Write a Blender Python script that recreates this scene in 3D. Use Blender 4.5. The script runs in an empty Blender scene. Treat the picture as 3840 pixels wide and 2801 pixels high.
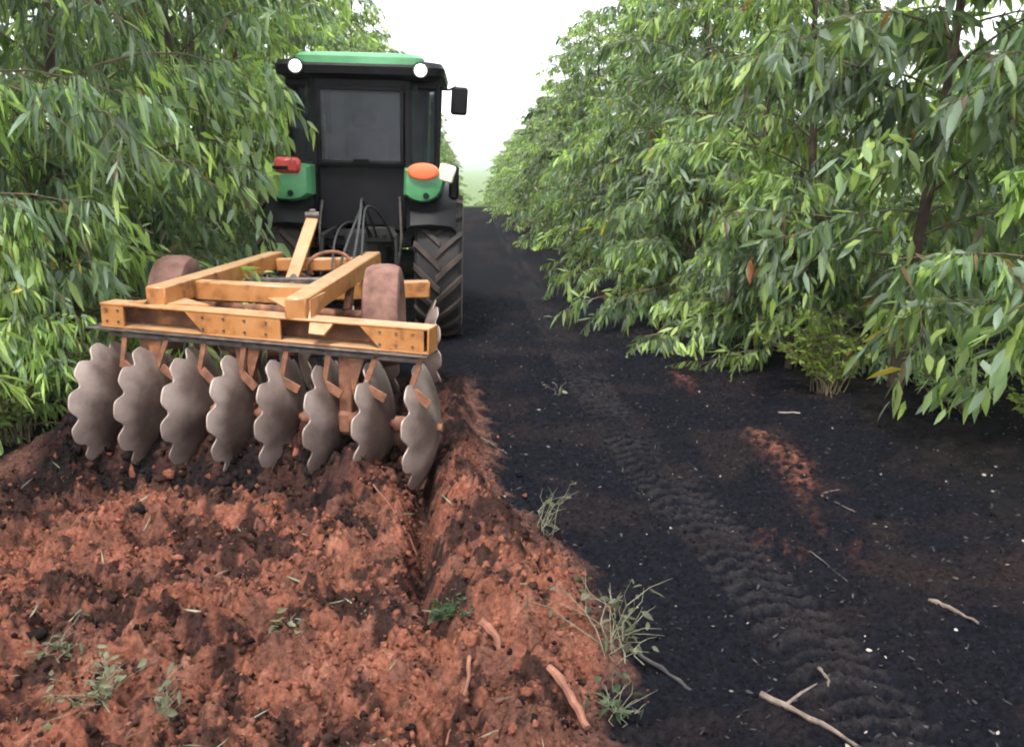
import bpy, bmesh, math, random
import numpy as np
from mathutils import Vector, Matrix

R = math.radians
random.seed(7)
S = bpy.context.scene
COL = S.collection

# ------------------------------------------------------------------ camera
cam_d = bpy.data.cameras.new('camera'); cam = bpy.data.objects.new('camera', cam_d); COL.objects.link(cam)
cam_d.lens = 31.17; cam_d.sensor_width = 36; cam_d.clip_start = 0.05; cam_d.clip_end = 9000
cam.location = (0, 0, 1.9); cam.rotation_euler = (R(90 - 13.8), 0, R(-2.7))
S.camera = cam
# ------------------------------------------------------------------ sky, sun, exposure
SUN_EL, SUN_AZ = 60, -155         # azimuth measured from +Y towards +X: hazy sun behind the camera, to the left
w = bpy.data.worlds.new('World'); S.world = w; w.use_nodes = True
nt = w.node_tree; nt.nodes.clear()
sky = nt.nodes.new('ShaderNodeTexSky'); sky.sky_type = 'NISHITA'; sky.sun_disc = False
sky.sun_elevation = R(SUN_EL); sky.sun_rotation = R(SUN_AZ); sky.air_density = 1.2; sky.dust_density = 4
mixw = nt.nodes.new('ShaderNodeMix'); mixw.data_type = 'RGBA'; mixw.inputs[0].default_value = 0.85
mixw.inputs[7].default_value = (11.6, 12.0, 12.3, 1)      # even white cloud cover
bg = nt.nodes.new('ShaderNodeBackground'); bg.inputs[1].default_value = 0.1
wo = nt.nodes.new('ShaderNodeOutputWorld')
nt.links.new(sky.outputs[0], mixw.inputs[6]); nt.links.new(mixw.outputs[2], bg.inputs[0]); nt.links.new(bg.outputs[0], wo.inputs[0])
sun_d = bpy.data.lights.new('sun', 'SUN'); sun_d.energy = 2.4; sun_d.angle = R(12); sun_d.color = (1, .965, .91)
sun = bpy.data.objects.new('sun', sun_d); COL.objects.link(sun)
sd = Vector((math.sin(R(SUN_AZ)) * math.cos(R(SUN_EL)), math.cos(R(SUN_AZ)) * math.cos(R(SUN_EL)), math.sin(R(SUN_EL))))
sun.rotation_euler = sd.to_track_quat('Z', 'Y').to_euler(); sun.location = sd * 60
S.view_settings.view_transform = 'Standard'; S.view_settings.look = 'None'
S.view_settings.exposure = 1.28; S.view_settings.gamma = 1
S.render.engine = 'CYCLES'
S.cycles.use_denoising = True
S.cycles.filter_width = 2.0
S.cycles.max_bounces = 5; S.cycles.diffuse_bounces = 3; S.cycles.adaptive_threshold = .04; S.cycles.transparent_max_bounces = 12
S.cycles.volume_bounces = 1

# ------------------------------------------------------------------ numpy noise
def _hash(ix, iy, seed):
    h = (ix.astype(np.int64) * 374761393 + iy.astype(np.int64) * 668265263 + seed * 974634721) & 0xFFFFFFFF
    h = ((h ^ (h >> 13)) * 1274126177) & 0xFFFFFFFF
    h = ((h ^ (h >> 16)) * 2246822519) & 0xFFFFFFFF
    return ((h ^ (h >> 15)) & 0xFFFFFF) / float(0x1000000)
def vnoise(x, y, seed=0):
    ix = np.floor(x); iy = np.floor(y); fx = x - ix; fy = y - iy
    ux = fx * fx * fx * (fx * (fx * 6 - 15) + 10); uy = fy * fy * fy * (fy * (fy * 6 - 15) + 10)
    out = 0
    for dx in (0, 1):
        for dy in (0, 1):
            a = _hash(ix + dx, iy + dy, seed) * 2 * np.pi
            g = np.cos(a) * (fx - dx) + np.sin(a) * (fy - dy)
            out = out + g * (ux if dx else 1 - ux) * (uy if dy else 1 - uy)
    return out * 1.5
def fbm(x, y, sc, octv=4, seed=0, gain=.5):
    o = 0; a = 1
    for k in range(octv):
        o = o + a * vnoise(x / sc * 2 ** k + 13.7 * k, y / sc * 2 ** k + 7.1 * k, seed + k); a *= gain
    return o
def clods(x, y, cell, seed, rmin=.3, rmax=.75):
    """height of half-buried lumps scattered on a jittered grid, and the random id of the lump on top"""
    wx = x + cell * .3 * vnoise(x / cell * 2.1, y / cell * 2.1, seed + 50); wy = y + cell * .3 * vnoise(x / cell * 2.1 + 9, y / cell * 2.1 + 4, seed + 51)
    gx = np.floor(wx / cell); gy = np.floor(wy / cell)
    best = np.zeros_like(x); idv = np.full_like(x, .5)
    for dx in (-1, 0, 1):
        for dy in (-1, 0, 1):
            cx = gx + dx; cy = gy + dy
            px = (cx + _hash(cx, cy, seed)) * cell; py = (cy + _hash(cx, cy, seed + 1)) * cell
            r = cell * (rmin + (rmax - rmin) * _hash(cx, cy, seed + 2) ** 1.5)
            an = _hash(cx, cy, seed + 3) * np.pi; e = .65 + .35 * _hash(cx, cy, seed + 5)
            ax = (wx - px) * np.cos(an) + (wy - py) * np.sin(an); ay = (-(wx - px) * np.sin(an) + (wy - py) * np.cos(an)) / e
            d2 = (ax * ax + ay * ay) / (r * r)
            h = r * .75 * np.sqrt(np.clip(1 - d2, 0, 1))
            m = h > best
            best = np.where(m, h, best); idv = np.where(m, _hash(cx, cy, seed + 4), idv)
    return best, idv
def sstep(a, b, x):
    t = np.clip((x - a) / (b - a), 0, 1); return t * t * (3 - 2 * t)

# ------------------------------------------------------------------ materials
def mat_base(name):
    m = bpy.data.materials.new(name); m.use_nodes = True
    n = m.node_tree; n.nodes.clear()
    out = n.nodes.new('ShaderNodeOutputMaterial'); p = n.nodes.new('ShaderNodeBsdfPrincipled')
    n.links.new(p.outputs[0], out.inputs[0])
    return m, n, p, out
def noise_node(n, scale, detail=5, rough=.6, coord='Object'):
    tc = n.nodes.new('ShaderNodeTexCoord'); t = n.nodes.new('ShaderNodeTexNoise')
    t.inputs['Scale'].default_value = scale; t.inputs['Detail'].default_value = detail; t.inputs['Roughness'].default_value = rough
    n.links.new(tc.outputs[coord], t.inputs['Vector']); return t
def ramp(n, src, stops):
    r = n.nodes.new('ShaderNodeValToRGB'); el = r.color_ramp.elements
    el[0].position, el[0].color = stops[0][0], (*stops[0][1], 1)
    el[1].position, el[1].color = stops[-1][0], (*stops[-1][1], 1)
    for p, c in stops[1:-1]:
        e = el.new(p); e.color = (*c, 1)
    n.links.new(src, r.inputs[0]); return r
def bump(n, p, src, strength, dist):
    b = n.nodes.new('ShaderNodeBump'); b.inputs['Strength'].default_value = strength; b.inputs['Distance'].default_value = dist
    n.links.new(src, b.inputs['Height']); n.links.new(b.outputs[0], p.inputs['Normal'])
def mk(name, stops, scale, rough=.6, metal=0, bmp=(.3, .004), bscale=None, rvar=.12):
    m, n, p, out = mat_base(name)
    t = noise_node(n, scale); r = ramp(n, t.outputs[0], stops)
    n.links.new(r.outputs[0], p.inputs['Base Color']); p.inputs['Metallic'].default_value = metal
    mr = n.nodes.new('ShaderNodeMapRange'); mr.inputs[3].default_value = max(.02, rough - rvar); mr.inputs[4].default_value = min(1, rough + rvar)
    t2 = noise_node(n, (bscale or scale * 4)); n.links.new(t2.outputs[0], mr.inputs[0]); n.links.new(mr.outputs[0], p.inputs['Roughness'])
    if bmp: bump(n, p, t2.outputs[0], *bmp)
    return m
def mk_attr(name, attr, rough, gscale, bscale, bstr, bdist, gain=(.7, 1.35)):
    """colour comes from the mesh's own colour layer, with fine grain on top"""
    m, n, p, out = mat_base(name)
    a = n.nodes.new('ShaderNodeAttribute'); a.attribute_name = attr
    t = noise_node(n, gscale, 6, .7); mr = n.nodes.new('ShaderNodeMapRange')
    mr.inputs[1].default_value = .3; mr.inputs[2].default_value = .7; mr.inputs[3].default_value = gain[0]; mr.inputs[4].default_value = gain[1]
    n.links.new(t.outputs[0], mr.inputs[0])
    mx = n.nodes.new('ShaderNodeVectorMath'); mx.operation = 'SCALE'
    n.links.new(a.outputs['Color'], mx.inputs[0]); n.links.new(mr.outputs[0], mx.inputs['Scale'])
    n.links.new(mx.outputs[0], p.inputs['Base Color']); p.inputs['Roughness'].default_value = rough
    p.inputs['Specular IOR Level'].default_value = .04
    t2 = noise_node(n, bscale, 6, .75); bump(n, p, t2.outputs[0], bstr, bdist)
    return m
def mk_leaf(name, transl=.45, rough=.46, spec=.5):
    m, n, p, out = mat_base(name)
    a = n.nodes.new('ShaderNodeAttribute'); a.attribute_name = 'tint'
    oi = n.nodes.new('ShaderNodeObjectInfo'); hs = n.nodes.new('ShaderNodeHueSaturation')
    mr = n.nodes.new('ShaderNodeMapRange'); mr.inputs[3].default_value = .8; mr.inputs[4].default_value = 1.2
    n.links.new(oi.outputs['Random'], mr.inputs[0]); n.links.new(mr.outputs[0], hs.inputs['Value'])
    n.links.new(a.outputs['Color'], hs.inputs['Color'])
    n.links.new(hs.outputs[0], p.inputs['Base Color']); p.inputs['Roughness'].default_value = rough
    p.inputs['Specular IOR Level'].default_value = spec
    tr = n.nodes.new('ShaderNodeBsdfTranslucent'); g = n.nodes.new('ShaderNodeMix'); g.data_type = 'RGBA'; g.blend_type = 'MULTIPLY'
    g.inputs[0].default_value = 1; g.inputs[7].default_value = (1.5, 1.65, .8, 1)
    n.links.new(hs.outputs[0], g.inputs[6]); n.links.new(g.outputs[2], tr.inputs[0])
    ms = n.nodes.new('ShaderNodeMixShader'); ms.inputs[0].default_value = transl
    n.links.new(p.outputs[0], ms.inputs[1]); n.links.new(tr.outputs[0], ms.inputs[2]); n.links.new(ms.outputs[0], out.inputs[0])
    return m
def mk_glass(name, tint, dust_and_light, dustcol=(.3, .31, .33)):
    m, n, p, out = mat_base(name)
    tr = n.nodes.new('ShaderNodeBsdfTransparent'); tr.inputs[0].default_value = (*tint, 1)
    p.inputs['Base Color'].default_value = (*dustcol, 1); p.inputs['Roughness'].default_value = .08
    t = noise_node(n, 3.5, 4, .6); mr = n.nodes.new('ShaderNodeMapRange')
    mr.inputs[1].default_value = .35; mr.inputs[2].default_value = .65; mr.inputs[3].default_value = dust_and_light * .78; mr.inputs[4].default_value = dust_and_light * 1.22
    n.links.new(t.outputs[0], mr.inputs[0])
    ms = n.nodes.new('ShaderNodeMixShader'); n.links.new(mr.outputs[0], ms.inputs[0])
    n.links.new(tr.outputs[0], ms.inputs[1]); n.links.new(p.outputs[0], ms.inputs[2]); n.links.new(ms.outputs[0], out.inputs[0])
    return m
def mk_emit(name, col, strength):
    m, n, p, out = mat_base(name)
    p.inputs['Emission Color'].default_value = (*col, 1); p.inputs['Emission Strength'].default_value = strength
    p.inputs['Base Color'].default_value = (.8, .8, .8, 1)
    t = noise_node(n, 30); bump(n, p, t.outputs[0], .05, .001)
    return m

M = {}
M['soil'] = mk_attr('red_soil', 'tint', .95, 42, 60, 1.0, .028, (.45, 1.65))
M['ash'] = mk_attr('charcoal_ash', 'tint', .9, 38, 45, 1.0, .03, (.35, 2.3))
M['ground'] = mk_attr('forest_floor', 'tint', .95, 14, 50, .8, .02)
M['leaf'] = mk_leaf('eucalyptus_leaf'); M['weedleaf'] = mk_leaf('weed_leaf', .4, .55, .3)
M['bark'] = mk('bark', [(.3, (.025, .015, .011)), (.5, (.055, .034, .025)), (.72, (.10, .07, .052))], 9, .85, 0, (.6, .01))
M['twig'] = mk('twig_bark', [(.3, (.05, .04, .022)), (.7, (.12, .095, .05))], 14, .8)
M['drystick'] = mk('bleached_wood', [(.3, (.05, .037, .03)), (.55, (.11, .08, .064)), (.75, (.22, .17, .14))], 18, .85, 0, (.5, .004))
M['redwood'] = mk('soil_stained_wood', [(.3, (.10, .04, .026)), (.55, (.20, .08, .05)), (.75, (.31, .15, .10))], 16, .9, 0, (.6, .006))
M['darkwood'] = mk('charred_wood', [(.35, (.008, .0075, .008)), (.52, (.030, .027, .027)), (.68, (.10, .085, .078))], 7, .9, 0, (.6, .006))
M['drygrass'] = mk('dry_grass', [(.3, (.10, .095, .055)), (.6, (.19, .185, .125)), (.8, (.27, .27, .21))], 10, .8)
M['flake'] = mk('dead_leaf', [(.3, (.09, .07, .055)), (.5, (.22, .19, .16)), (.7, (.42, .40, .37))], 4, .8)
M['orange'] = mk('orange_paint', [(.28, (.08, .03, .016)), (.37, (.22, .085, .028)), (.48, (.33, .135, .04)), (.75, (.38, .18, .07))], 8.5, .38, 0, (.25, .003))
def dust_and_light(m, col, amt):  # tints upward faces with a dust tone: sky light put into the colour
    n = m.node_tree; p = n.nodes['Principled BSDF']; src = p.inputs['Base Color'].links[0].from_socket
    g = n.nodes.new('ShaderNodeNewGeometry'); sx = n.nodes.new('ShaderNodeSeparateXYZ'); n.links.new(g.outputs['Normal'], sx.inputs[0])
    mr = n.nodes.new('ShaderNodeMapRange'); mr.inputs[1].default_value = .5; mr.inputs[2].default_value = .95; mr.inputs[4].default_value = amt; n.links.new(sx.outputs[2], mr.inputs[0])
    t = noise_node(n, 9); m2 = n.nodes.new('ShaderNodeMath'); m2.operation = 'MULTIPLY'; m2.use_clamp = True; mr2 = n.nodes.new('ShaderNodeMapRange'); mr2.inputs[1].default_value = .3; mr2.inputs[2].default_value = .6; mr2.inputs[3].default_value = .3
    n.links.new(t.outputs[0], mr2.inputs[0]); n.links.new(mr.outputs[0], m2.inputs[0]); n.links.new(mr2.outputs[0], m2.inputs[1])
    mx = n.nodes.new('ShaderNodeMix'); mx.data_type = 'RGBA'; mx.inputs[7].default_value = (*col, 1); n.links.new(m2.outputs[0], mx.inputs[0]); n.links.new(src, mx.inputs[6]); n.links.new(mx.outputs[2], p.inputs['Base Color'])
dust_and_light(M['orange'], (.42, .30, .18), .7)  # cream beam tops, their brightness from above painted into the orange
M['orangedirty'] = mk('soil_caked_orange_paint', [(.32, (.05, .022, .014)), (.5, (.13, .05, .025)), (.68, (.33, .13, .04))], 7, .7, 0, (.4, .004))
M['rubbermud'] = mk('soil_covered_rubber', [(.3, (.075, .036, .027)), (.5, (.15, .073, .055)), (.7, (.21, .115, .088))], 10, .95, 0, (.6, .006))
M['disc'] = mk('scoured_steel', [(.3, (.06, .034, .028)), (.48, (.12, .083, .071)), (.7, (.26, .20, .175))], 4.0, .52, .25, (.25, .003))
def disc_wear(m):
    n = m.node_tree; p = n.nodes['Principled BSDF']; src = p.inputs['Base Color'].links[0].from_socket
    tc = n.nodes.new('ShaderNodeTexCoord'); mu = n.nodes.new('ShaderNodeVectorMath'); mu.operation = 'MULTIPLY'; mu.inputs[1].default_value = (0, 1, 1); n.links.new(tc.outputs['Object'], mu.inputs[0])
    ln = n.nodes.new('ShaderNodeVectorMath'); ln.operation = 'LENGTH'; n.links.new(mu.outputs[0], ln.inputs[0])
    t = noise_node(n, 7); ad = n.nodes.new('ShaderNodeMath'); ad.operation = 'MULTIPLY_ADD'; ad.inputs[1].default_value = .22; n.links.new(t.outputs[0], ad.inputs[0]); n.links.new(ln.outputs['Value'], ad.inputs[2])
    mr = n.nodes.new('ShaderNodeMapRange'); mr.inputs[1].default_value = .36; mr.inputs[2].default_value = .50; n.links.new(ad.outputs[0], mr.inputs[0])
    oi = n.nodes.new('ShaderNodeObjectInfo'); m3 = n.nodes.new('ShaderNodeMapRange'); m3.inputs[3].default_value = .2; m3.inputs[4].default_value = .85; n.links.new(oi.outputs['Random'], m3.inputs[0])
    m2 = n.nodes.new('ShaderNodeMath'); m2.operation = 'MULTIPLY'; n.links.new(mr.outputs[0], m2.inputs[0]); n.links.new(m3.outputs[0], m2.inputs[1])
    mx = n.nodes.new('ShaderNodeMix'); mx.data_type = 'RGBA'; mx.inputs[7].default_value = (.40, .315, .28, 1); n.links.new(m2.outputs[0], mx.inputs[0]); n.links.new(src, mx.inputs[6]); n.links.new(mx.outputs[2], p.inputs['Base Color'])
disc_wear(M['disc'])
M['steel'] = mk('dirty_steel', [(.3, (.035, .027, .024)), (.6, (.12, .10, .09)), (.8, (.22, .17, .14))], 12, .6, .4)
M['rust'] = mk('rusty_iron', [(.3, (.07, .03, .02)), (.6, (.21, .085, .045)), (.8, (.33, .16, .09))], 14, .85)
M['green'] = mk('green_tractor_paint', [(.25, (.05, .16, .075)), (.5, (.075, .26, .11)), (.75, (.12, .32, .16))], 3.5, .35, 0, (.1, .002))
M['black'] = mk('black_plastic', [(.3, (.005, .005, .006)), (.7, (.011, .0108, .013))], 6, .5, 0, (.15, .002))
M['black'].node_tree.nodes['Principled BSDF'].inputs['Specular IOR Level'].default_value = .15
M['castiron'] = mk('grimy_shaded_iron', [(.3, (.005, .005, .005)), (.6, (.011, .010, .0095)), (.8, (.028, .022, .018))], 9, .75)  # grime tones, darkened so the shadow at the tractor's rear is in the colour
M['lug'] = mk('muddy_tread_lug', [(.3, (.016, .012, .011)), (.5, (.036, .025, .021)), (.75, (.075, .050, .039))], 7, .85, 0, (.3, .004))
M['tyre'] = mk('tyre_rubber', [(.3, (.010, .010, .011)), (.55, (.017, .015, .015)), (.75, (.04, .03, .026))], 5, .85, 0, (.3, .004))
M['sidewall'] = mk('pale_sidewall', [(.3, (.05, .04, .036)), (.55, (.16, .125, .105)), (.8, (.27, .215, .18))], 6, .9)  # pale brown-grey band on the tyre side faces
M['yellow'] = mk('yellow_rim_paint', [(.3, (.25, .15, .04)), (.6, (.6, .42, .06))], 5, .5)
M['glass'] = mk_glass('dusty_tinted_glass', (.46, .48, .52), .26, (.085, .09, .11))
M['sideglass'] = mk_glass('side_glass', (.5, .53, .54), .12)
M['mirror'] = mk('mirror_glass', [(.3, (.8, .8, .8)), (.7, (.85, .85, .85))], 3, .06, 1, None)
M['redlens'] = mk('red_lens', [(.3, (.42, .04, .04)), (.7, (.58, .08, .07))], 8, .2, 0, (.1, .001))
M['orangelens'] = mk_emit('orange_lens_lit', (1, .16, .05), .22)
M['orangelens'].node_tree.nodes['Principled BSDF'].inputs['Base Color'].default_value = (.55, .12, .05, 1)
M['palelens'] = mk('pale_lens', [(.3, (.62, .58, .44)), (.7, (.75, .72, .6))], 6, .25, 0, (.1, .001))
M['lamp'] = mk_emit('lit_work_lamp', (1, .98, .95), 9)
M['hose'] = mk('rubber_hose', [(.3, (.01, .01, .011)), (.7, (.03, .03, .032))], 20, .45)
M['chrome'] = mk('worn_bright_steel', [(.3, (.3, .29, .28)), (.7, (.6, .59, .58))], 20, .3, .9)
M['seat'] = mk('seat_fabric', [(.3, (.015, .015, .016)), (.7, (.03, .03, .032))], 20, .9)
M['hill'] = mk('wooded_hill', [(.3, (.03, .055, .03)), (.5, (.05, .09, .045)), (.7, (.09, .14, .06))], .02, .95, 0, None)

# ------------------------------------------------------------------ object helpers
def tag(o, label=None, cat=None, group=None, kind=None):
    if label: o['label'] = label
    if cat: o['category'] = cat
    if group: o['group'] = group
    if kind: o['kind'] = kind
    return o
def empty(name, loc, rot=(0, 0, 0)):
    o = bpy.data.objects.new(name, None); o.empty_display_size = .2; COL.objects.link(o); o.location = loc; o.rotation_euler = rot; return o
def link(name, me, parent=None, loc=(0, 0, 0), rot=(0, 0, 0), scale=(1, 1, 1)):
    o = bpy.data.objects.new(name, me); COL.objects.link(o); o.parent = parent
    o.location = loc; o.rotation_euler = rot; o.scale = scale; return o
def np_mesh(name, V, faces_list, mat, tint=None, smooth=False):
    """V (n,3); faces_list: list of int arrays (m,k)"""
    me = bpy.data.meshes.new(name)
    tot = sum(f.size for f in faces_list); nf = sum(len(f) for f in faces_list)
    me.vertices.add(len(V)); me.vertices.foreach_set('co', np.asarray(V, np.float32).ravel())
    me.loops.add(tot); me.loops.foreach_set('vertex_index', np.concatenate([f.ravel() for f in faces_list]).astype(np.int32))
    me.polygons.add(nf)
    sizes = np.concatenate([np.full(len(f), f.shape[1]) for f in faces_list])
    st = np.concatenate([[0], np.cumsum(sizes)[:-1]]).astype(np.int32)
    me.polygons.foreach_set('loop_start', st)
    if smooth: me.polygons.foreach_set('use_smooth', np.ones(nf, bool))
    me.update(calc_edges=True); me.validate()
    if tint is not None:
        a = me.color_attributes.new('tint', 'FLOAT_COLOR', 'POINT')
        c = np.ones((len(V), 4), np.float32); c[:, :3] = tint; a.data.foreach_set('color', c.ravel())
    me.materials.append(mat); return me

class MB:
    def __init__(s): s.v = []; s.f = []
    def add(s, vs, fs, mtx=None):
        o = len(s.v)
        s.v += [tuple(mtx @ Vector(v)) if mtx is not None else tuple(v) for v in vs]; s.f += [tuple(i + o for i in f) for f in fs]; return s
    def box(s, c, size, rot=(0, 0, 0), bev=.008):
        from mathutils import Euler
        m = Matrix.Translation(c) @ Euler(rot).to_matrix().to_4x4(); return s.boxm(size, m, bev)
    def boxm(s, size, m, bev=.008):
        hx, hy, hz = [d / 2 for d in size]; b = min(bev, hx * .6, hy * .6, hz * .6)
        vs = []; idx = {}
        for sx in (-1, 1):
            for sy in (-1, 1):
                for sz in (-1, 1):
                    for k in range(3):
                        p = [sx * (hx - b), sy * (hy - b), sz * (hz - b)]; p[k] = (sx * hx, sy * hy, sz * hz)[k]
                        idx[(sx, sy, sz, k)] = len(vs); vs.append(p)
        fs = []
        for k in range(3):
            a, c = [(1, 2), (2, 0), (0, 1)][k]
            for sg in (-1, 1):
                q = []
                for (u, w_) in ((-1, -1), (1, -1), (1, 1), (-1, 1)):
                    t = [0, 0, 0]; t[k] = sg; t[a] = u; t[c] = w_; q.append(idx[(*t, k)])
                fs.append(tuple(q if sg > 0 else q[::-1]))
        for k in range(3):
            a, c = [(1, 2), (2, 0), (0, 1)][k]
            for sa in (-1, 1):
                for sc_ in (-1, 1):
                    def ix(sk, kk):
                        t = [0, 0, 0]; t[k] = sk; t[a] = sa; t[c] = sc_; return idx[(*t, kk)]
                    q = [ix(-1, a), ix(1, a), ix(1, c), ix(-1, c)]
                    fs.append(tuple(q if sa * sc_ < 0 else q[::-1]))
        for sx in (-1, 1):
            for sy in (-1, 1):
                for sz in (-1, 1):
                    q = [idx[(sx, sy, sz, k)] for k in range(3)]
                    fs.append(tuple(q if sx * sy * sz > 0 else q[::-1]))
        return s.add(vs, fs, m)
    def beam(s, p0, p1, wd, ht, bev=.008, up=(0, 0, 1)):
        p0, p1 = Vector(p0), Vector(p1); d = p1 - p0; y = d.normalized(); x = y.cross(Vector(up)).normalized(); z = x.cross(y)
        m = Matrix((x, y, z)).transposed().to_4x4(); m.translation = (p0 + p1) / 2
        return s.boxm((wd, d.length, ht), m, bev)
    def cyl(s, p0, p1, r0, r1=None, n=16, cap=True):
        r1 = r0 if r1 is None else r1
        p0, p1 = Vector(p0), Vector(p1); d = (p1 - p0).normalized(); x = d.orthogonal().normalized(); y = d.cross(x)
        vs = []
        for p, r in ((p0, r0), (p1, r1)):
            for i in range(n):
                a = 2 * math.pi * i / n; vs.append(p + x * r * math.cos(a) + y * r * math.sin(a))
        fs = [(i, (i + 1) % n, n + (i + 1) % n, n + i) for i in range(n)]
        if cap: fs += [tuple(range(n))[::-1], tuple(range(n, 2 * n))]
        return s.add(vs, fs)
    def tube(s, pts, rad, n=8, cap=True):
        pts = [Vector(p) for p in pts]; rs = rad if isinstance(rad, (list, tuple)) else [rad] * len(pts)
        o = []; x = None
        for i, p in enumerate(pts):
            d = (pts[min(i + 1, len(pts) - 1)] - pts[max(i - 1, 0)]).normalized()
            x = d.orthogonal().normalized() if x is None else (x - d * x.dot(d)).normalized()
            y = d.cross(x); o += [p + (x * math.cos(2 * math.pi * k / n) + y * math.sin(2 * math.pi * k / n)) * rs[i] for k in range(n)]
        fs = []
        for i in range(len(pts) - 1):
            for k in range(n): fs.append((i * n + k, i * n + (k + 1) % n, (i + 1) * n + (k + 1) % n, (i + 1) * n + k))
        if cap: fs += [tuple(range(n))[::-1], tuple(range((len(pts) - 1) * n, len(pts) * n))]
        return s.add(o, fs)
    def lathe(s, prof, n=48, axis='X', c=(0, 0, 0)):
        """prof: list of (along axis, radius), open profile"""
        vs = []
        for (a, r) in prof:
            for i in range(n):
                t = 2 * math.pi * i / n; u, v = r * math.cos(t), r * math.sin(t)
                vs.append({'X': (a, u, v), 'Y': (u, a, v), 'Z': (u, v, a)}[axis])
        vs = [(v[0] + c[0], v[1] + c[1], v[2] + c[2]) for v in vs]
        fs = []
        for j in range(len(prof) - 1):
            for i in range(n): fs.append((j * n + i, (j + 1) * n + i, (j + 1) * n + (i + 1) % n, j * n + (i + 1) % n))
        return s.add(vs, fs)
    def prism(s, poly, h, m=None):
        """poly in local XY, extruded along +Z by h (centred)"""
        n = len(poly); vs = [(x, y, -h / 2) for x, y in poly] + [(x, y, h / 2) for x, y in poly]
        fs = [tuple(range(n))[::-1], tuple(range(n, 2 * n))] + [(i, (i + 1) % n, n + (i + 1) % n, n + i) for i in range(n)]
        return s.add(vs, fs, m)
    def mesh(s, name, mat, ang=38):
        me = bpy.data.meshes.new(name); me.from_pydata(s.v, [], s.f); me.materials.append(mat)
        me.polygons.foreach_set('use_smooth', [True] * len(me.polygons)); me.update()
        bm = bmesh.new(); bm.from_mesh(me); bmesh.ops.recalc_face_normals(bm, faces=bm.faces); bm.to_mesh(me); bm.free()
        me.set_sharp_from_angle(angle=R(ang)); return me
    def build(s, name, mat, parent=None, **k):
        return link(name, s.mesh(name, M[mat] if isinstance(mat, str) else mat), parent, **k)
def frame_m(origin, xaxis, zaxis):
    """matrix whose local X and Z follow the two given directions"""
    x = Vector(xaxis).normalized(); z = Vector(zaxis); z = (z - x * z.dot(x)).normalized(); y = z.cross(x)
    m = Matrix((x, y, z)).transposed().to_4x4(); m.translation = Vector(origin); return m

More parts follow.
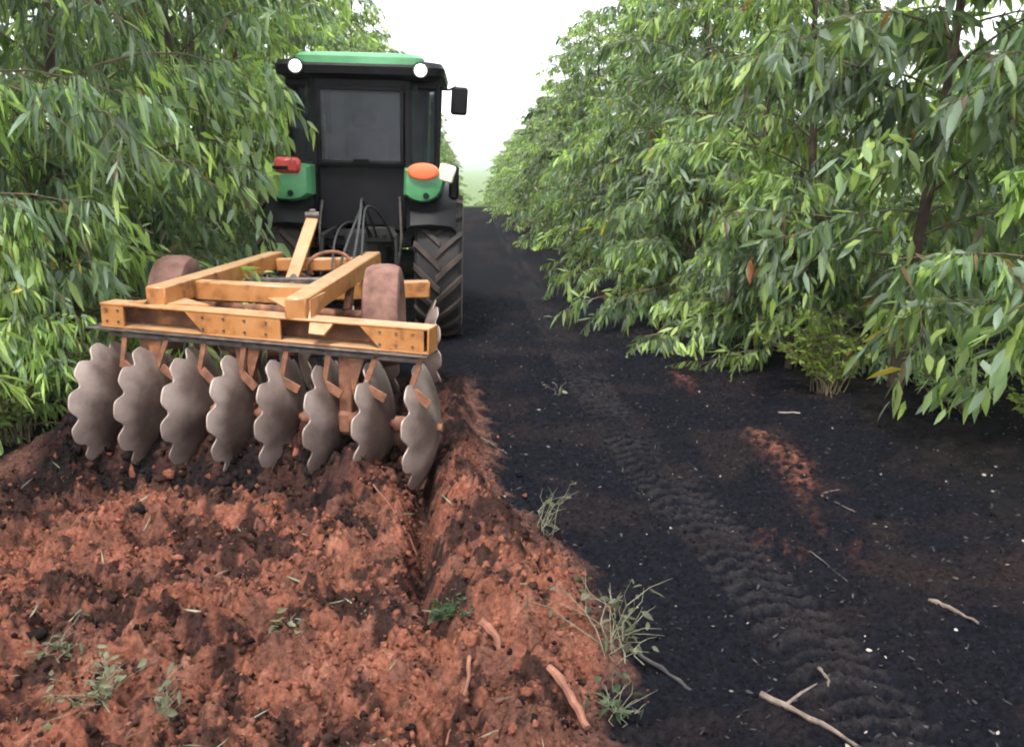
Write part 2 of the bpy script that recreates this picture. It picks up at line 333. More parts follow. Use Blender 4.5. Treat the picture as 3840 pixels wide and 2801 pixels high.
# ------------------------------------------------------------------ terrain
def base_z(y):
    y = np.asarray(y, float)
    z = np.where(y < 26, 0, -0.0015 * (y - 26) ** 2)
    z = np.where(y > 62, -1.944 - .108 * (y - 62), z)
    z = np.where(y > 190, -15.77, z)
    return z
GX0, GY0, GSL = -0.20, 5.08, -0.194           # rear gang line: y = GY0 + GSL * (x - GX0)
def gang_y(x): return GY0 + GSL * (x - GX0)
def xedge(y):
    return np.interp(y, [0, 2.0, 2.57, 3.0, 3.74, 4.15, 4.56, 5.5, 7.4, 9], [.30, .32, .36, .46, .46, .28, .10, .05, -.06, -.25])
def terrain():
    ys = np.concatenate([[-60, -25, -10, -4, -1, .4, 1.0], np.arange(1.4, 8.4, .0155), np.arange(8.4, 13, .05), 13 * 1.045 ** np.arange(0, 62), [230, 300, 450, 700, 1100, 1700]])
    xs = np.concatenate([[-1500, -700, -300, -120, -60, -30, -18, -12, -9, -7, -6, -5.2], np.arange(-4.6, -2.6, .05), np.arange(-2.6, 2.3, .0155), np.arange(2.3, 4.6, .03),
                         [5, 5.6, 6.4, 7.5, 9, 12, 18, 30, 60, 120, 300, 700, 1500]])
    X, Y = np.meshgrid(xs, ys); nx, ny = len(xs), len(ys)
    Z = base_z(Y) + 0.0
    near = (Y > .9) & (Y < 13) & (X > -5) & (X < 5)
    e = xedge(Y) + .05 * fbm(X, Y, .35, 4, 3)
    soil = sstep(-.05, .07, e - X) * sstep(-2.95, -2.6, X + .15 * fbm(X, Y, .5, 3, 5)) * sstep(7.7, 7.2, Y + .2 * fbm(X, Y, .6, 3, 8))
    soil = np.where(near, soil, 0)
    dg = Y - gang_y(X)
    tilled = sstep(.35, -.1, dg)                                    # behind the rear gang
    # --- ploughed soil
    h1, i1 = clods(X, Y, .24, 11, .22, .62); h2, i2 = clods(X, Y, .11, 21, .25, .7); h3, i3 = clods(X, Y, .05, 31, .25, .75); h4, i4 = clods(X, Y, .6, 41, .2, .5)
    big = .75 * h1 * (.35 + .65 * sstep(-.2, .3, fbm(X, Y, .9, 2, 60))) + .38 * h4
    hs = .015 + big * .85 + .75 * h2 + .7 * h3 + .055 * fbm(X, Y, .5, 4, 70) + .034 * fbm(X, Y, .06, 3, 77, .85) - .05 * sstep(.25, .6, fbm(X, Y, .22, 3, 79))
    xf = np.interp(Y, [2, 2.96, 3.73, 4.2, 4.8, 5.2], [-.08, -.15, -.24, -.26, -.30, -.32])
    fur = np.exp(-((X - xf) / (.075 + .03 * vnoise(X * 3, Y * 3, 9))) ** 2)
    fdep = np.interp(Y, [2.0, 2.8, 3.4, 3.7, 4.3, 5.0, 5.4], [.02, .05, .06, .17, .22, .20, 0])
    rid = np.exp(-((X - np.interp(Y, [2, 3, 4, 5, 7], [.18, .2, .13, -.06, -.15])) / .17) ** 2) * np.interp(Y, [1, 3, 4.5, 5.5, 7.3], [.10, .13, .12, .13, .05])
    mound = .30 * np.exp(-((dg + .02) / .2) ** 2) * sstep(-.35, -.7, X) * (.7 + .5 * vnoise(X * 2.3, Y * 2.3, 90))
    mound += .17 * np.exp(-((X + .70) / .17) ** 2 - ((Y - 4.82) / .2) ** 2)
    trough = -.13 * np.exp(-((dg + .42) / .17) ** 2) * sstep(-.4, -.9, X) * sstep(-2.5, -1.9, X)
    hs = hs * (1 - .75 * fur * sstep(.05, .15, fdep)) - fur * fdep + rid + mound + trough - .01
    # --- charcoal road
    tx = np.interp(Y, [1.5, 2.54, 3.04, 4.1, 5.08, 8.17, 12], [1.36, 1.39, 1.38, 1.25, 1.12, .98, .9]) + .02 * vnoise(Y * .8, Y * 0 + 3, 4)
    u = (X - tx) / .19
    band = sstep(1.15, .85, np.abs(u))
    lug = np.sin(2 * np.pi * (Y + .10 * np.abs(u) * np.where(u > 0, 1, 1) + .03 * vnoise(X * 4, Y * 4, 33)) / .115)
    fade = .35 + .65 * sstep(-.35, .2, fbm(X, Y, 1.1, 2, 19))
    h5, i5 = clods(X, Y, .13, 81, .12, .4)
    hr = .012 * fbm(X, Y, .5, 4, 44) + .017 * fbm(X, Y, .07, 3, 45, .8) + .35 * h5 * (1 - band) * sstep(.1, .5, fbm(X, Y, .8, 3, 46)) + .25 * h3 * (1 - band) * .35
    hr = hr + band * (-.016 + .014 * lug * fade)
    hr = hr + .06 * sstep(.25, .0, X - e) * sstep(8, 6, Y)
    # a wind-row of red soil along the right of the road
    rx = np.interp(Y, [1.5, 3.3, 4.1, 5.2, 7.3, 9], [2.1, 2.03, 1.95, 2.04, 1.92, 1.86])
    rr = np.exp(-((X - rx) / .11) ** 2) * sstep(.0, .28, fbm(X, Y * .35, .5, 3, 55) + np.interp(Y, [2.8, 3.2, 3.6, 4.6, 5.2, 6.2, 7.0, 7.8], [-.3, .06, -.3, -.25, .35, .25, .05, -.5]))
    rr = np.maximum(rr, .8 * np.exp(-((X - 1.52) / .10) ** 2 - ((Y - 4.08) / .16) ** 2) * sstep(-.2, .3, fbm(X, Y, .12, 3, 56)))
    hr = hr + rr * (.015 + .3 * h2 + .3 * h3)
    wgt = np.where(near, 1, 0) * np.minimum.reduce([sstep(-5, -4.2, X), sstep(5, 4.2, X), sstep(13, 11.5, Y), sstep(.9, 1.4, Y)])
    und = .05 * fbm(X, Y, 2.5, 3, 66) * np.where(np.abs(X) > 2.5, 1, .4)
    Z = Z + np.where(np.abs(X) < 60, und, 0) + wgt * (soil * hs + (1 - soil) * hr)
    # --- colours
    ash = np.array([.0064, .0066, .0096]); brn = np.array([.022, .015, .0135]); red = np.array([.245, .092, .059]); redl = np.array([.35, .157, .108]); dk = np.array([.016, .0125, .013]); mid = np.array([.115, .056, .043])
    def mix(a, b, t): return a + (b - a) * t[..., None]
    nA = fbm(X, Y, .55, 4, 101); nB = fbm(X, Y, .16, 3, 102); nC = fbm(X, Y, .06, 2, 103)
    cs = mix(red[None, None] + 0 * X[..., None], redl[None, None], sstep(.55, .95, i2) * .6 + .4 * sstep(.1, .6, nB))
    cs = mix(cs, mid[None, None], sstep(.55, .35, i1 + .25 * nB) * .75)
    dkm = sstep(.02, .42, nA * .75 + nB * .7 + nC * .4 + .5 * (i1 - .5) + .5 * (i3 - .5) + .4 * (i2 - .5) + .09)
    cs = mix(cs, dk[None, None], dkm * .88)
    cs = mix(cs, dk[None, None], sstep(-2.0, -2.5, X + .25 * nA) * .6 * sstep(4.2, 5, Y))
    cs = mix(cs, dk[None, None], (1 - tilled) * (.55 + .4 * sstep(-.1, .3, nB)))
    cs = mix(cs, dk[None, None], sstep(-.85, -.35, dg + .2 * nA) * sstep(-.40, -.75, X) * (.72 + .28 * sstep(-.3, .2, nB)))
    cs = mix(cs, dk[None, None], fur * sstep(.1, .2, fdep) * .55)  # furrow floor darker: its shade put into the soil colour
    cr = mix(ash[None, None] + 0 * X[..., None], brn[None, None], .35 * sstep(.1, .5, fbm(X, Y, .7, 4, 111)) + .25 * sstep(1.4, 2.2, X) * sstep(0, .4, nA))
    cr = mix(cr, np.array([.022, .020, .021])[None, None], band * .7 * sstep(-.6, .9, lug) * fade)
    cr = mix(cr, red[None, None] * .95, np.clip(rr * (.35 + 1.3 * nC), 0, 1) * .55)
    cr = mix(cr, mid[None, None], .8 * sstep(.16, .0, X - e + .08 * nB) * sstep(7.6, 7, Y) * (Y > 1))
    cr = mix(cr, brn[None, None], .4 * sstep(13, 24, Y) * sstep(-.2, .5, fbm(X, Y, 1.5, 3, 120)))
    cg = mix(np.array([.008, .0078, .009])[None, None] + 0 * X[..., None], np.array([.0125, .0105, .0105])[None, None], sstep(-.1, .5, fbm(X, Y, .5, 4, 130)))
    cg = mix(cg, np.array([.075, .115, .03])[None, None], sstep(34, 46, Y))
    cr = mix(cr, np.array([.075, .115, .03])[None, None], sstep(36, 44, Y))
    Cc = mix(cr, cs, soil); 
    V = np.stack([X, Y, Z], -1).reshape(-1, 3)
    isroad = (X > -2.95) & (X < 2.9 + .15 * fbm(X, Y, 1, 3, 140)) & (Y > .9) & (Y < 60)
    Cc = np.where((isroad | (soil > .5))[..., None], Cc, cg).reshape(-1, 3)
    q = (np.arange(ny - 1)[:, None] * nx + np.arange(nx - 1)[None, :])
    quads = np.stack([q, q + 1, q + 1 + nx, q + nx], -1).reshape(-1, 4)
    fs = (soil[:-1, :-1] > .5).ravel(); fr = (isroad[:-1, :-1]).ravel() & ~fs; fg = ~fs & ~fr
    for nm, msk, mt in (('ploughed_soil', fs, 'soil'), ('dirt_road', fr, 'ash'), ('ground', fg, 'ground')):
        qq = quads[msk]; used, inv = np.unique(qq, return_inverse=True)
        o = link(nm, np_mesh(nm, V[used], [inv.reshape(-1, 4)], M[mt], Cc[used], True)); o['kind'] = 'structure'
    return xs, ys, Z, Cc.reshape(ny, nx, 3)
XS, YS, ZG, CG = terrain()
def gz(x, y):
    i = min(max(np.searchsorted(XS, x) - 1, 0), len(XS) - 2); j = min(max(np.searchsorted(YS, y) - 1, 0), len(YS) - 2)
    return float(ZG[j, i])
# far wooded ridge closing the view down the road
def hill():
    xs = np.linspace(-1500, 1500, 121); ys = np.linspace(900, 2600, 60)
    X, Y = np.meshgrid(xs, ys)
    Z = -17 + 17.2 * sstep(900, 2100, Y) + 2.2 * fbm(X, Y, 420, 3, 5) * sstep(900, 1500, Y) + .9 * fbm(X, Y, 40, 2, 6)
    V = np.stack([X, Y, Z], -1).reshape(-1, 3); nx = len(xs)
    q = (np.arange(len(ys) - 1)[:, None] * nx + np.arange(nx - 1)[None, :])
    link('hill', np_mesh('hill', V, [np.stack([q, q + 1, q + 1 + nx, q + nx], -1).reshape(-1, 4)], M['hill'], None, True))['kind'] = 'structure'
hill()

# ------------------------------------------------------------------ leaves and trees
LT = np.array([[0, 0, 0], [-.5, .33, .0], [0, .33, 1], [.5, .33, .0], [-.36, .70, .0], [0, .70, 1], [.36, .70, .0], [0, 1, 0]], float)
LF3 = np.array([[0, 2, 1], [0, 3, 2], [4, 5, 7], [5, 6, 7]]); LF4 = np.array([[1, 2, 5, 4], [2, 3, 6, 5]])
def leaf_mesh(name, P, D, L, W, col, mat, rng, droop=.25):
    """P base points, D direction, L length, W width, col (n,3)"""
    n = len(P); D = D / np.linalg.norm(D, axis=1, keepdims=True)
    rnd = rng.normal(size=(n, 3)); side = np.cross(D, rnd); side /= np.linalg.norm(side, axis=1, keepdims=True) + 1e-9
    nor = np.cross(side, D)
    t = LT[:, 1]
    V = (P[:, None] + D[:, None] * (t[None, :, None] * L[:, None, None]) + side[:, None] * (LT[None, :, 0, None] * W[:, None, None])
         + nor[:, None] * (LT[None, :, 2, None] * (W * .16)[:, None, None]))
    V[..., 2] -= (t ** 2)[None] * (L * droop)[:, None]
    V += nor[:, None] * ((t ** 2)[None, :, None] * (L * rng.uniform(-.22, .22, n))[:, None, None])
    o = (np.arange(n) * 8)[:, None, None]
    return np_mesh(name, V.reshape(-1, 3), [(LF3[None] + o).reshape(-1, 3), (LF4[None] + o).reshape(-1, 4)], mat, np.repeat(col, 8, 0), True)
C_OLD = np.array([.082, .135, .068]); C_MID = np.array([.148, .218, .094]); C_BLUE = np.array([.168, .225, .158]); C_YNG = np.array([.32, .42, .12]); C_YEL = np.array([.42, .33, .05]); C_RED = np.array([.26, .10, .04])
def leaf_colours(rng, n, young):
    k = rng.random(n); c = np.empty((n, 3)); c[:] = C_OLD
    c[k > .28] = C_MID; c[k > .62] = C_BLUE
    yg = rng.random(n) < young; c[yg] = C_MID + (C_YNG - C_MID) * rng.uniform(.3, 1, (yg.sum(), 1))
    k2 = rng.random(n); c[k2 < .004] = C_YEL; c[(k2 > .009) & (k2 < .012)] = C_RED; c[(k2 > .018) & (k2 < .04)] = (.13, .095, .055)
    return c * rng.uniform(.75, 1.25, (n, 1))
def tree_proto(seed, height, spread, nbr, zmin, leafL=(.10, .19), wr=(.19, .31), yp=.36):
    rng = np.random.default_rng(seed)
    tr = MB(); npt = 12
    lean = rng.normal(0, .03, 2); wob = rng.normal(0, .035, (npt, 2)).cumsum(0) * .4
    tp = [(lean[0] * height * (i / (npt - 1)) + wob[i, 0] * (i > 0), lean[1] * height * (i / (npt - 1)) + wob[i, 1] * (i > 0), height * i / (npt - 1) - (.12 if i == 0 else 0)) for i in range(npt)]
    r0 = .022 + .0042 * height
    tr.tube(tp, [r0 * (1.25 if i == 0 else 1) * (1 - .86 * i / (npt - 1)) + .004 for i in range(npt)], 9)
    tpa = np.array(tp)
    def tat(z):
        f = np.clip(z / height * (npt - 1), 0, npt - 1.001); i = int(f); return tpa[i] + (tpa[i + 1] - tpa[i]) * (f - i)
    br = MB(); P = []; D = []; L = []; W = []; Y = []; B = []
    az = rng.uniform(0, 6.28)
    for b in range(nbr):
        f = (b + rng.random()) / nbr; z = zmin + (height * .985 - zmin) * f
        az += 2.4 + rng.normal(0, .35)
        ln = spread * (1.02 - f) ** .62 * rng.uniform(.65, 1.15) + .18
        el = R(rng.uniform(25, 58)) if f > .15 else R(rng.uniform(5, 35))
        h = np.array([math.cos(az), math.sin(az), 0]); p0 = tat(z)
        sag = rng.uniform(.25, .6)
        def bp(t): return p0 + h * (ln * t * math.cos(el) * (1 + .15 * t)) + np.array([0, 0, ln * (t * math.sin(el) - sag * t ** 2.2)])
        pts = [bp(t) for t in (0, .2, .4, .6, .8, 1)]
        rb = .005 + .0055 * ln
        br.tube(pts, [rb, rb * .85, rb * .7, rb * .5, rb * .35, .0025], 5, False)
        yb = rng.random() < yp; bv = rng.uniform(.62, 1.3)
        ntw = int(5 + 6.5 * ln)
        for k in range(ntw):
            t = .10 + .90 * (k + rng.random()) / ntw; q0 = bp(t)
            a2 = az + rng.normal(0, 1.0); l2 = rng.uniform(.18, .46) * (1.1 - .35 * f)
            hd = np.array([math.cos(a2), math.sin(a2), rng.uniform(-.75, .35)]); hd /= np.linalg.norm(hd)
            def tw(s): return q0 + hd * l2 * s - np.array([0, 0, .35 * l2 * s * s])
            br.tube([tw(0), tw(.5), tw(1)], [.0035, .0025, .0015], 3, False)
            nl = rng.integers(11, 17)
            for s in np.linspace(.12, 1, nl):
                sd = rng.normal(0, 1, 3); d = hd * .5 + sd * .42 + np.array([0, 0, -1.0 if rng.random() < .8 else -.2])
                ll = rng.uniform(*leafL) * (.75 + .3 * math.sin(3.14 * s)) * (rng.uniform(.45, .9) if rng.random() < .3 else rng.uniform(.9, 1.12))
                P.append(tw(s)); D.append(d); L.append(ll); W.append(ll * rng.uniform(*wr)); Y.append(.75 if (yb and s > .25) else (.25 if s > .7 else .06)); B.append(bv * (1.15 if yb else 1))
    P, D, L, W, Y, B = map(np.array, (P, D, L, W, Y, B))
    col = leaf_colours(rng, len(P), Y) * B[:, None]
    return tr.mesh('trunk', M['bark']), br.mesh('branches', M['twig']), leaf_mesh('crown', P, D, L, W, col, M['leaf'], rng)
PROTO = [tree_proto(100 + i, h, s, n, z) for i, (h, s, n, z) in enumerate([(5.9, 1.6, 50, .35), (6.3, 1.65, 52, .5), (5.5, 1.5, 46, .3), (6.0, 1.7, 48, .6), (5.7, 1.55, 47, .25)])]
LTREE = tree_proto(141, 6.2, 1.75, 54, .3, (.12, .21), (.15, .23))      # longer narrow leaves for the nearest trees
RTREE = tree_proto(142, 5.6, 1.55, 46, .75, (.13, .22), (.22, .34))
ORD = 'first second third fourth fifth sixth seventh eighth ninth tenth eleventh twelfth thirteenth fourteenth fifteenth sixteenth seventeenth eighteenth nineteenth twentieth twenty-first twenty-second twenty-third twenty-fourth twenty-fifth twenty-sixth twenty-seventh twenty-eighth twenty-ninth thirtieth thirty-first thirty-second thirty-third thirty-fourth thirty-fifth thirty-sixth thirty-seventh thirty-eighth thirty-ninth fortieth forty-first forty-second forty-third forty-fourth forty-fifth'.split()
def plant_tree(x, y, proto, rz, sc, label, group):
    t = empty('eucalyptus_tree', (x, y, base_z(y).item() + (gz(x, y) if y < 12 else 0)), (0, 0, rz)); t.scale = (sc[0], sc[0], sc[1])
    tag(t, label, 'tree', group)
    link('trunk', proto[0], t); link('branches', proto[1], t); c = link('crown', proto[2], t); c['kind'] = 'stuff'
    return t
rt = random.Random(5)
NEAR = {}
def row(x, ys, key, words, hs=1.0, special={}):
    for i, y in enumerate(ys):
        proto = special.get(i, (PROTO[(i * 3 + rt.randrange(2)) % len(PROTO)], None, None))
        s = rt.uniform(.92, 1.1); t = plant_tree(float(np.interp(y, [6, 12, 20, 36, 80], x)) + rt.uniform(-.15, .15) if proto[1] is None else proto[1], y, proto[0], rt.uniform(0, 6.28), (s * (1.12 if y > 10 else 1), s * float(np.interp(y, *hs)) * rt.uniform(.95, 1.06)),
                       'young leafy eucalyptus in the %s, %s from the camera' % (words, ORD[i]), 'eucalyptus trees in the ' + words)
        NEAR[(key, i)] = t
def rowys(y0, y1, st, grow=.012):
    o = []; y = y0
    while y < y1: o.append(y + rt.uniform(-.2, .2)); y += st; st *= 1 + grow
    return o
row([3.35, 3.25, 3.15, 3.0, 2.7], [5.15, 6.89] + rowys(8.5, 84, 1.7, .02), 'R', 'front row right of the road', ([9, 14, 20, 28, 40, 80], [.96, .92, .80, .68, .62, .72]), {0: (RTREE, 3.95, 0), 1: (RTREE, 3.46, 0)})
row([6.2, 5.8, 5.6, 5.4, 5.3], [8.3] + rowys(13.5, 46, 2.1, .02), 'R2', 'second row on the right', ([9, 14, 20, 28, 40, 80], [.9, .84, .7, .6, .55, .65]))
row([-3.15, -3.2, -3.15, -2.6, -1.95], [5.9, 7.3] + rowys(8.9, 84, 1.65, .02), 'L', 'front row left of the road', ([9, 16, 24, 40, 80], [1.1, 1.07, .93, .9, .98]), {0: (LTREE, -3.75, 0), 1: (LTREE, -3.25, 0), 2: (LTREE, -3.25, 0)})
row([-5.9, -5.7, -5.5, -5.2, -5], rowys(9.0, 46, 2.0, .02), 'L2', 'second row on the left', ([9, 16, 24, 40, 80], [1.05, .92, .8, .8, .9]))

LSAP = tree_proto(170, 1.9, .95, 30, .06, (.11, .19), (.2, .3), .8)
SAP = [tree_proto(160 + i, 1.9, .95, 26, .06, (.11, .19), (.2, .3)) for i in range(2)]
SAPY = [7.75, 8.9, 10.1, 11.4, 12.8, 14.4, 16.2, 18.2, 20.5, 23.2, 26.5, 30.5]
for i, y in enumerate(SAPY):
    o_ = plant_tree(float(np.interp(y, [7, 10, 20, 35], [2.95, 2.65, 2.35, 2.2])) + rt.uniform(-.12, .12), y, SAP[i % 2], rt.uniform(0, 6.28), (rt.uniform(.9, 1.2),) * 2,
               'low bushy eucalyptus shoot at the right road edge, %s from the camera' % ORD[i], 'low eucalyptus shoots along the right road edge'); o_.name = 'eucalyptus_shoot'
for i, (x, y) in enumerate(((-2.95, 8.0), (-3.0, 6.75), (-2.98, 5.85))):
    o_ = plant_tree(x, y, LSAP if i == 2 else SAP[i % 2], rt.uniform(0, 6.28), (.5, .8) if i == 2 else (1.0, 1.0), ('low leafy eucalyptus shoot beside the left tractor wheel', 'low leafy eucalyptus shoot beside the front harrow discs', 'bright low eucalyptus shoot at the left edge beside the discs')[i], 'low eucalyptus shoots left of the harrow'); o_.name = 'eucalyptus_shoot'

for i, (x, y) in enumerate(((5.3, 7.3), (5.9, 8.7), (5.2, 9.7), (6.0, 11.3))):
    plant_tree(x, y, PROTO[i], rt.uniform(0, 6.28), (.9, .52), 'short eucalyptus filling the gap behind the right front row, %s from the camera' % ORD[i], 'short eucalyptus trees behind the right front row')

# ------------------------------------------------------------------ tractor
T = tag(empty('tractor', (-1.12, 9.65, .0), (0, R(1.3), 0)), 'green tractor with black cab and lit rear work lamps', 'tractor')
def wheel_mesh(rad, wid, rim, nl, lugh):
    hw = wid / 2; c = rad - lugh
    ty = MB(); prof = [(-hw * .72, rim), (-hw * .98, rim + .03), (-hw * 1.02, (rim + c) / 2), (-hw, c - .05), (-hw * .88, c - .01), (-hw * .4, c + .012), (0, c + .016), (hw * .4, c + .012), (hw * .88, c - .01), (hw, c - .05), (hw * 1.02, (rim + c) / 2), (hw * .98, rim + .03), (hw * .72, rim)]
    ty.lathe(prof, 72); lg = MB()
    for k in range(nl):
        for sgn in (-1, 1):
            a0 = 2 * math.pi * (k + (.25 if sgn > 0 else -.25)) / nl; da = 2 * math.pi / nl * 1.05
            vs = []; ns = 5; th = 2 * math.pi / nl * .155
            for j in range(ns + 1):
                t = j / ns; xx = sgn * (-.02 + (hw * 1.03 + .02) * t); a = a0 - da * t
                rb = (c + .008) if t < .75 else c - .03 * (t - .75) * 4; rt_ = rad if t < .85 else rad - .03
                for (rr, w_) in ((rb, 1.25), (rt_, .8)):
                    for s in (-1, 1):
                        aa = a + s * th * w_; vs.append((xx, rr * math.cos(aa), rr * math.sin(aa)))
            fs = []
            for j in range(ns):
                o = j * 4
                fs += [(o, o + 4, o + 6, o + 2), (o + 1, o + 3, o + 7, o + 5), (o + 2, o + 6, o + 7, o + 3)]
            fs += [(0, 2, 3, 1), (ns * 4, ns * 4 + 1, ns * 4 + 3, ns * 4 + 2)]
            lg.add(vs, fs)
    sw = MB()
    for s in (-1, 1): sw.lathe([(s * (hw * .99 + .004), rim + .035), (s * (hw * 1.02 + .005), (rim + c) / 2), (s * (hw * 1.0 + .004), c - .055)], 72)
    ri = MB(); ri.lathe([(-hw * .72, rim - .002), (-hw * .75, rim - .03), (-hw * .3, rim - .05), (hw * .3, rim - .05), (hw * .75, rim - .03), (hw * .72, rim - .002)], 48)
    ri.lathe([(hw * .12, rim - .052), (hw * .02, rim * .55), (hw * .25, rim * .34), (hw * .25, .0)], 48); ri.lathe([(-hw * .05, rim - .052), (-hw * .1, rim * .55), (-hw * .1, .0)], 48)
    hb = MB(); hb.cyl((hw * .2, 0, 0), (hw * .55, 0, 0), rim * .27, rim * .2, 20)
    for k in range(8):
        a = k * math.pi / 4; hb.cyl((hw * .22, rim * .4 * math.cos(a), rim * .4 * math.sin(a)), (hw * .36, rim * .4 * math.cos(a), rim * .4 * math.sin(a)), .016, .016, 6)
    return ty.mesh('tyre', M['tyre']), lg.mesh('tread_lugs', M['lug']), sw.mesh('sidewall_band', M['sidewall']), ri.mesh('rim', M['yellow']), hb.mesh('hub', M['yellow'])
def wheel(ms, parent, loc, flip):
    t = empty('wheel', loc, (0, 0, math.pi if flip else 0)); t.parent = parent
    for nm, me in zip(('tyre', 'tread_lugs', 'sidewall', 'rim', 'hub'), ms): link(nm, me, t)
RW = wheel_mesh(.775, .47, .44, 20, .042); FW = wheel_mesh(.56, .36, .31, 18, .034)
for s in (-1, 1):
    wheel(RW, T, (s * .775, 0, .765), s < 0); wheel(FW, T, (s * .78, 2.35, .55), s < 0)
# drive line
m = MB(); m.box((0, .55, .82), (.46, 1.9, .52), bev=.06); m.cyl((-.62, 0, .77), (.62, 0, .77), .16, .16, 20); m.box((0, -.36, .86), (.38, .16, .62), bev=.04); m.box((0, -.1, 1.16), (.6, .6, .22), bev=.05)
m.build('transmission_housing', 'castiron', T)
m = MB(); m.box((0, 2.2, .80), (.34, 1.8, .34), bev=.04); m.box((0, 2.35, .55), (1.3, .2, .18), bev=.04); m.build('front_axle', 'castiron', T)
m = MB(); m.box((0, 2.35, 1.28), (.74, 1.95, .56), bev=.10); m.box((0, 2.25, 1.53), (.6, 1.7, .1), bev=.04); m.build('hood', 'green', T)
m = MB(); m.box((0, 3.335, 1.22), (.6, .04, .42), bev=.015)
for k in range(7): m.box((0, 3.365, 1.06 + .055 * k), (.52, .03, .016), bev=.004)
m.build('grille', 'black', T)
for s in (-1, 1):
    MB().box((s * .2, 3.36, 1.47), (.18, .04, .07), bev=.015).build('headlight', 'palelens', T)
m = MB(); m.tube([(.42, 1.75, 1.5), (.47, 1.72, 1.75), (.48, 1.70, 2.6), (.50, 1.66, 2.72)], .045, 14); m.build('exhaust_stack', 'black', T)
m = MB(); m.box((0, 3.5, .8), (.5, .28, .4), bev=.03); m.build('front_weight', 'green', T)
# cab
cab = MB()
def tap(z): return np.interp(z, [1.0, 1.8, 2.7], [.62, .76, .74])
cab.box((0, .42, 1.02), (1.0, 1.6, .08), bev=.02)                                    # floor
cab.box((0, -.37, 1.50), (.88, .06, .70), bev=.02)                                   # panel under the rear window
for s in (-1, 1):
    cab.beam((s * .46, -.42, 1.2), (s * .455, -.40, 2.66), .07, .07, .012)           # rear window posts
    cab.beam((s * .735, -.16, 1.55), (s * .745, -.20, 2.66), .05, .05, .012)         # corner posts
    cab.beam((s * .70, .55, 1.10), (s * .75, .50, 2.66), .06, .05, .012)
    cab.beam((s * .52, 1.26, 1.05), (s * .58, 1.16, 2.66), .06, .06, .012)
    cab.box((s * .6, -.29, 1.80), (.30, .06, .06), (0, 0, s * .75), bev=.01)
    cab.box((s * .66, .1, 1.42), (.06, .95, .70), bev=.02)
    cab.beam((s * .60, -.30, 2.55), (s * .60, -.29, 2.66), .30, .10, .012)
cab.box((0, -.41, 2.58), (.90, .06, .16), bev=.012); cab.box((0, -.41, 1.82), (.90, .06, .07), bev=.012)
cab.box((0, 1.2, 1.35), (1.0, .06, .6), bev=.02)
cabo = cab.build('cab_frame', 'black', T)
rf = MB()
def rrect(hx, hy, r, n=6, cy=.0):
    o = []
    for (sx, sy, a0) in ((1, 1, 0), (-1, 1, 90), (-1, -1, 180), (1, -1, 270)):
        for k in range(n + 1):
            a = R(a0 + 90 * k / n); o.append((sx * (hx - r) + r * math.cos(a), cy + sy * (hy - r) + r * math.sin(a)))
    return o
def loft(mb, rings):
    n = len(rings[0]); vs = [p for r_ in rings for p in r_]; fs = []
    for j in range(len(rings) - 1):
        for i in range(n): fs.append((j * n + i, j * n + (i + 1) % n, (j + 1) * n + (i + 1) % n, (j + 1) * n + i))
    fs += [tuple(range(n))[::-1], tuple(range((len(rings) - 1) * n, len(rings) * n))]
    mb.add(vs, fs)
loft(rf, [[(x, y, z) for x, y in rrect(hx, hy, .16, 6, .36)] for hx, hy, z in ((.74, .84, 2.63), (.82, .92, 2.67), (.83, .93, 2.74), (.80, .90, 2.79), (.70, .82, 2.81))])
roof = rf.build('roof', 'black', T)
rp = MB(); loft(rp, [[(x, y, z) for x, y in rrect(hx, hy, .12, 6, .33)] for hx, hy, z in ((.63, .885, 2.765), (.625, .88, 2.83), (.59, .84, 2.865), (.45, .7, 2.885))])
rp.build('roof_panel', 'green', roof)
def pane(name, quad, mat, parent, th=.006):
    q = [Vector(p) for p in quad]; nrm = (q[1] - q[0]).cross(q[3] - q[0]).normalized() * th / 2
    MB().add([p - nrm for p in q] + [p + nrm for p in q], [(3, 2, 1, 0), (4, 5, 6, 7), (0, 1, 5, 4), (1, 2, 6, 5), (2, 3, 7, 6), (3, 0, 4, 7)]).build(name, mat, parent)
win = MB()
for s in (-1, 1): win.box((s * .408, -.462, 2.18), (.035, .03, .74), bev=.008)
win.box((0, -.462, 2.54), (.85, .03, .04), bev=.008); win.box((0, -.462, 1.835), (.85, .03, .04), bev=.008)
win.box((0, -.49, 1.86), (.16, .04, .03), bev=.008)
wino = win.build('rear_window', 'black', T)
pane('pane', [(-.395, -.458, 1.85), (.395, -.458, 1.85), (.395, -.458, 2.525), (-.395, -.458, 2.525)], 'glass', wino)
for s in (-1, 1):
    pane('quarter_window', [(s * .49, -.395, 1.83), (s * .72, -.19, 1.83), (s * .73, -.22, 2.6), (s * .49, -.39, 2.6)], 'glass', T)
    pane('side_window', [(s * .745, -.12, 1.78), (s * .745, .48, 1.5), (s * .757, .48, 2.6), (s * .757, -.16, 2.6)], 'sideglass', T)
    pane('door_glass', [(s * .735, .56, 1.15), (s * .60, 1.22, 1.15), (s * .63, 1.16, 2.6), (s * .755, .55, 2.6)], 'sideglass', T)
pane('windscreen', [(-.5, 1.24, 1.55), (.5, 1.24, 1.55), (.54, 1.15, 2.6), (-.54, 1.15, 2.6)], 'sideglass', T)
m = MB(); m.box((0, .25, 1.5), (.46, .46, .14), bev=.05); m.box((0, .03, 1.86), (.44, .13, .62), (R(-8), 0, 0), bev=.05); m.box((0, .02, 2.26), (.28, .10, .16), bev=.04); m.build('seat', 'seat', T)
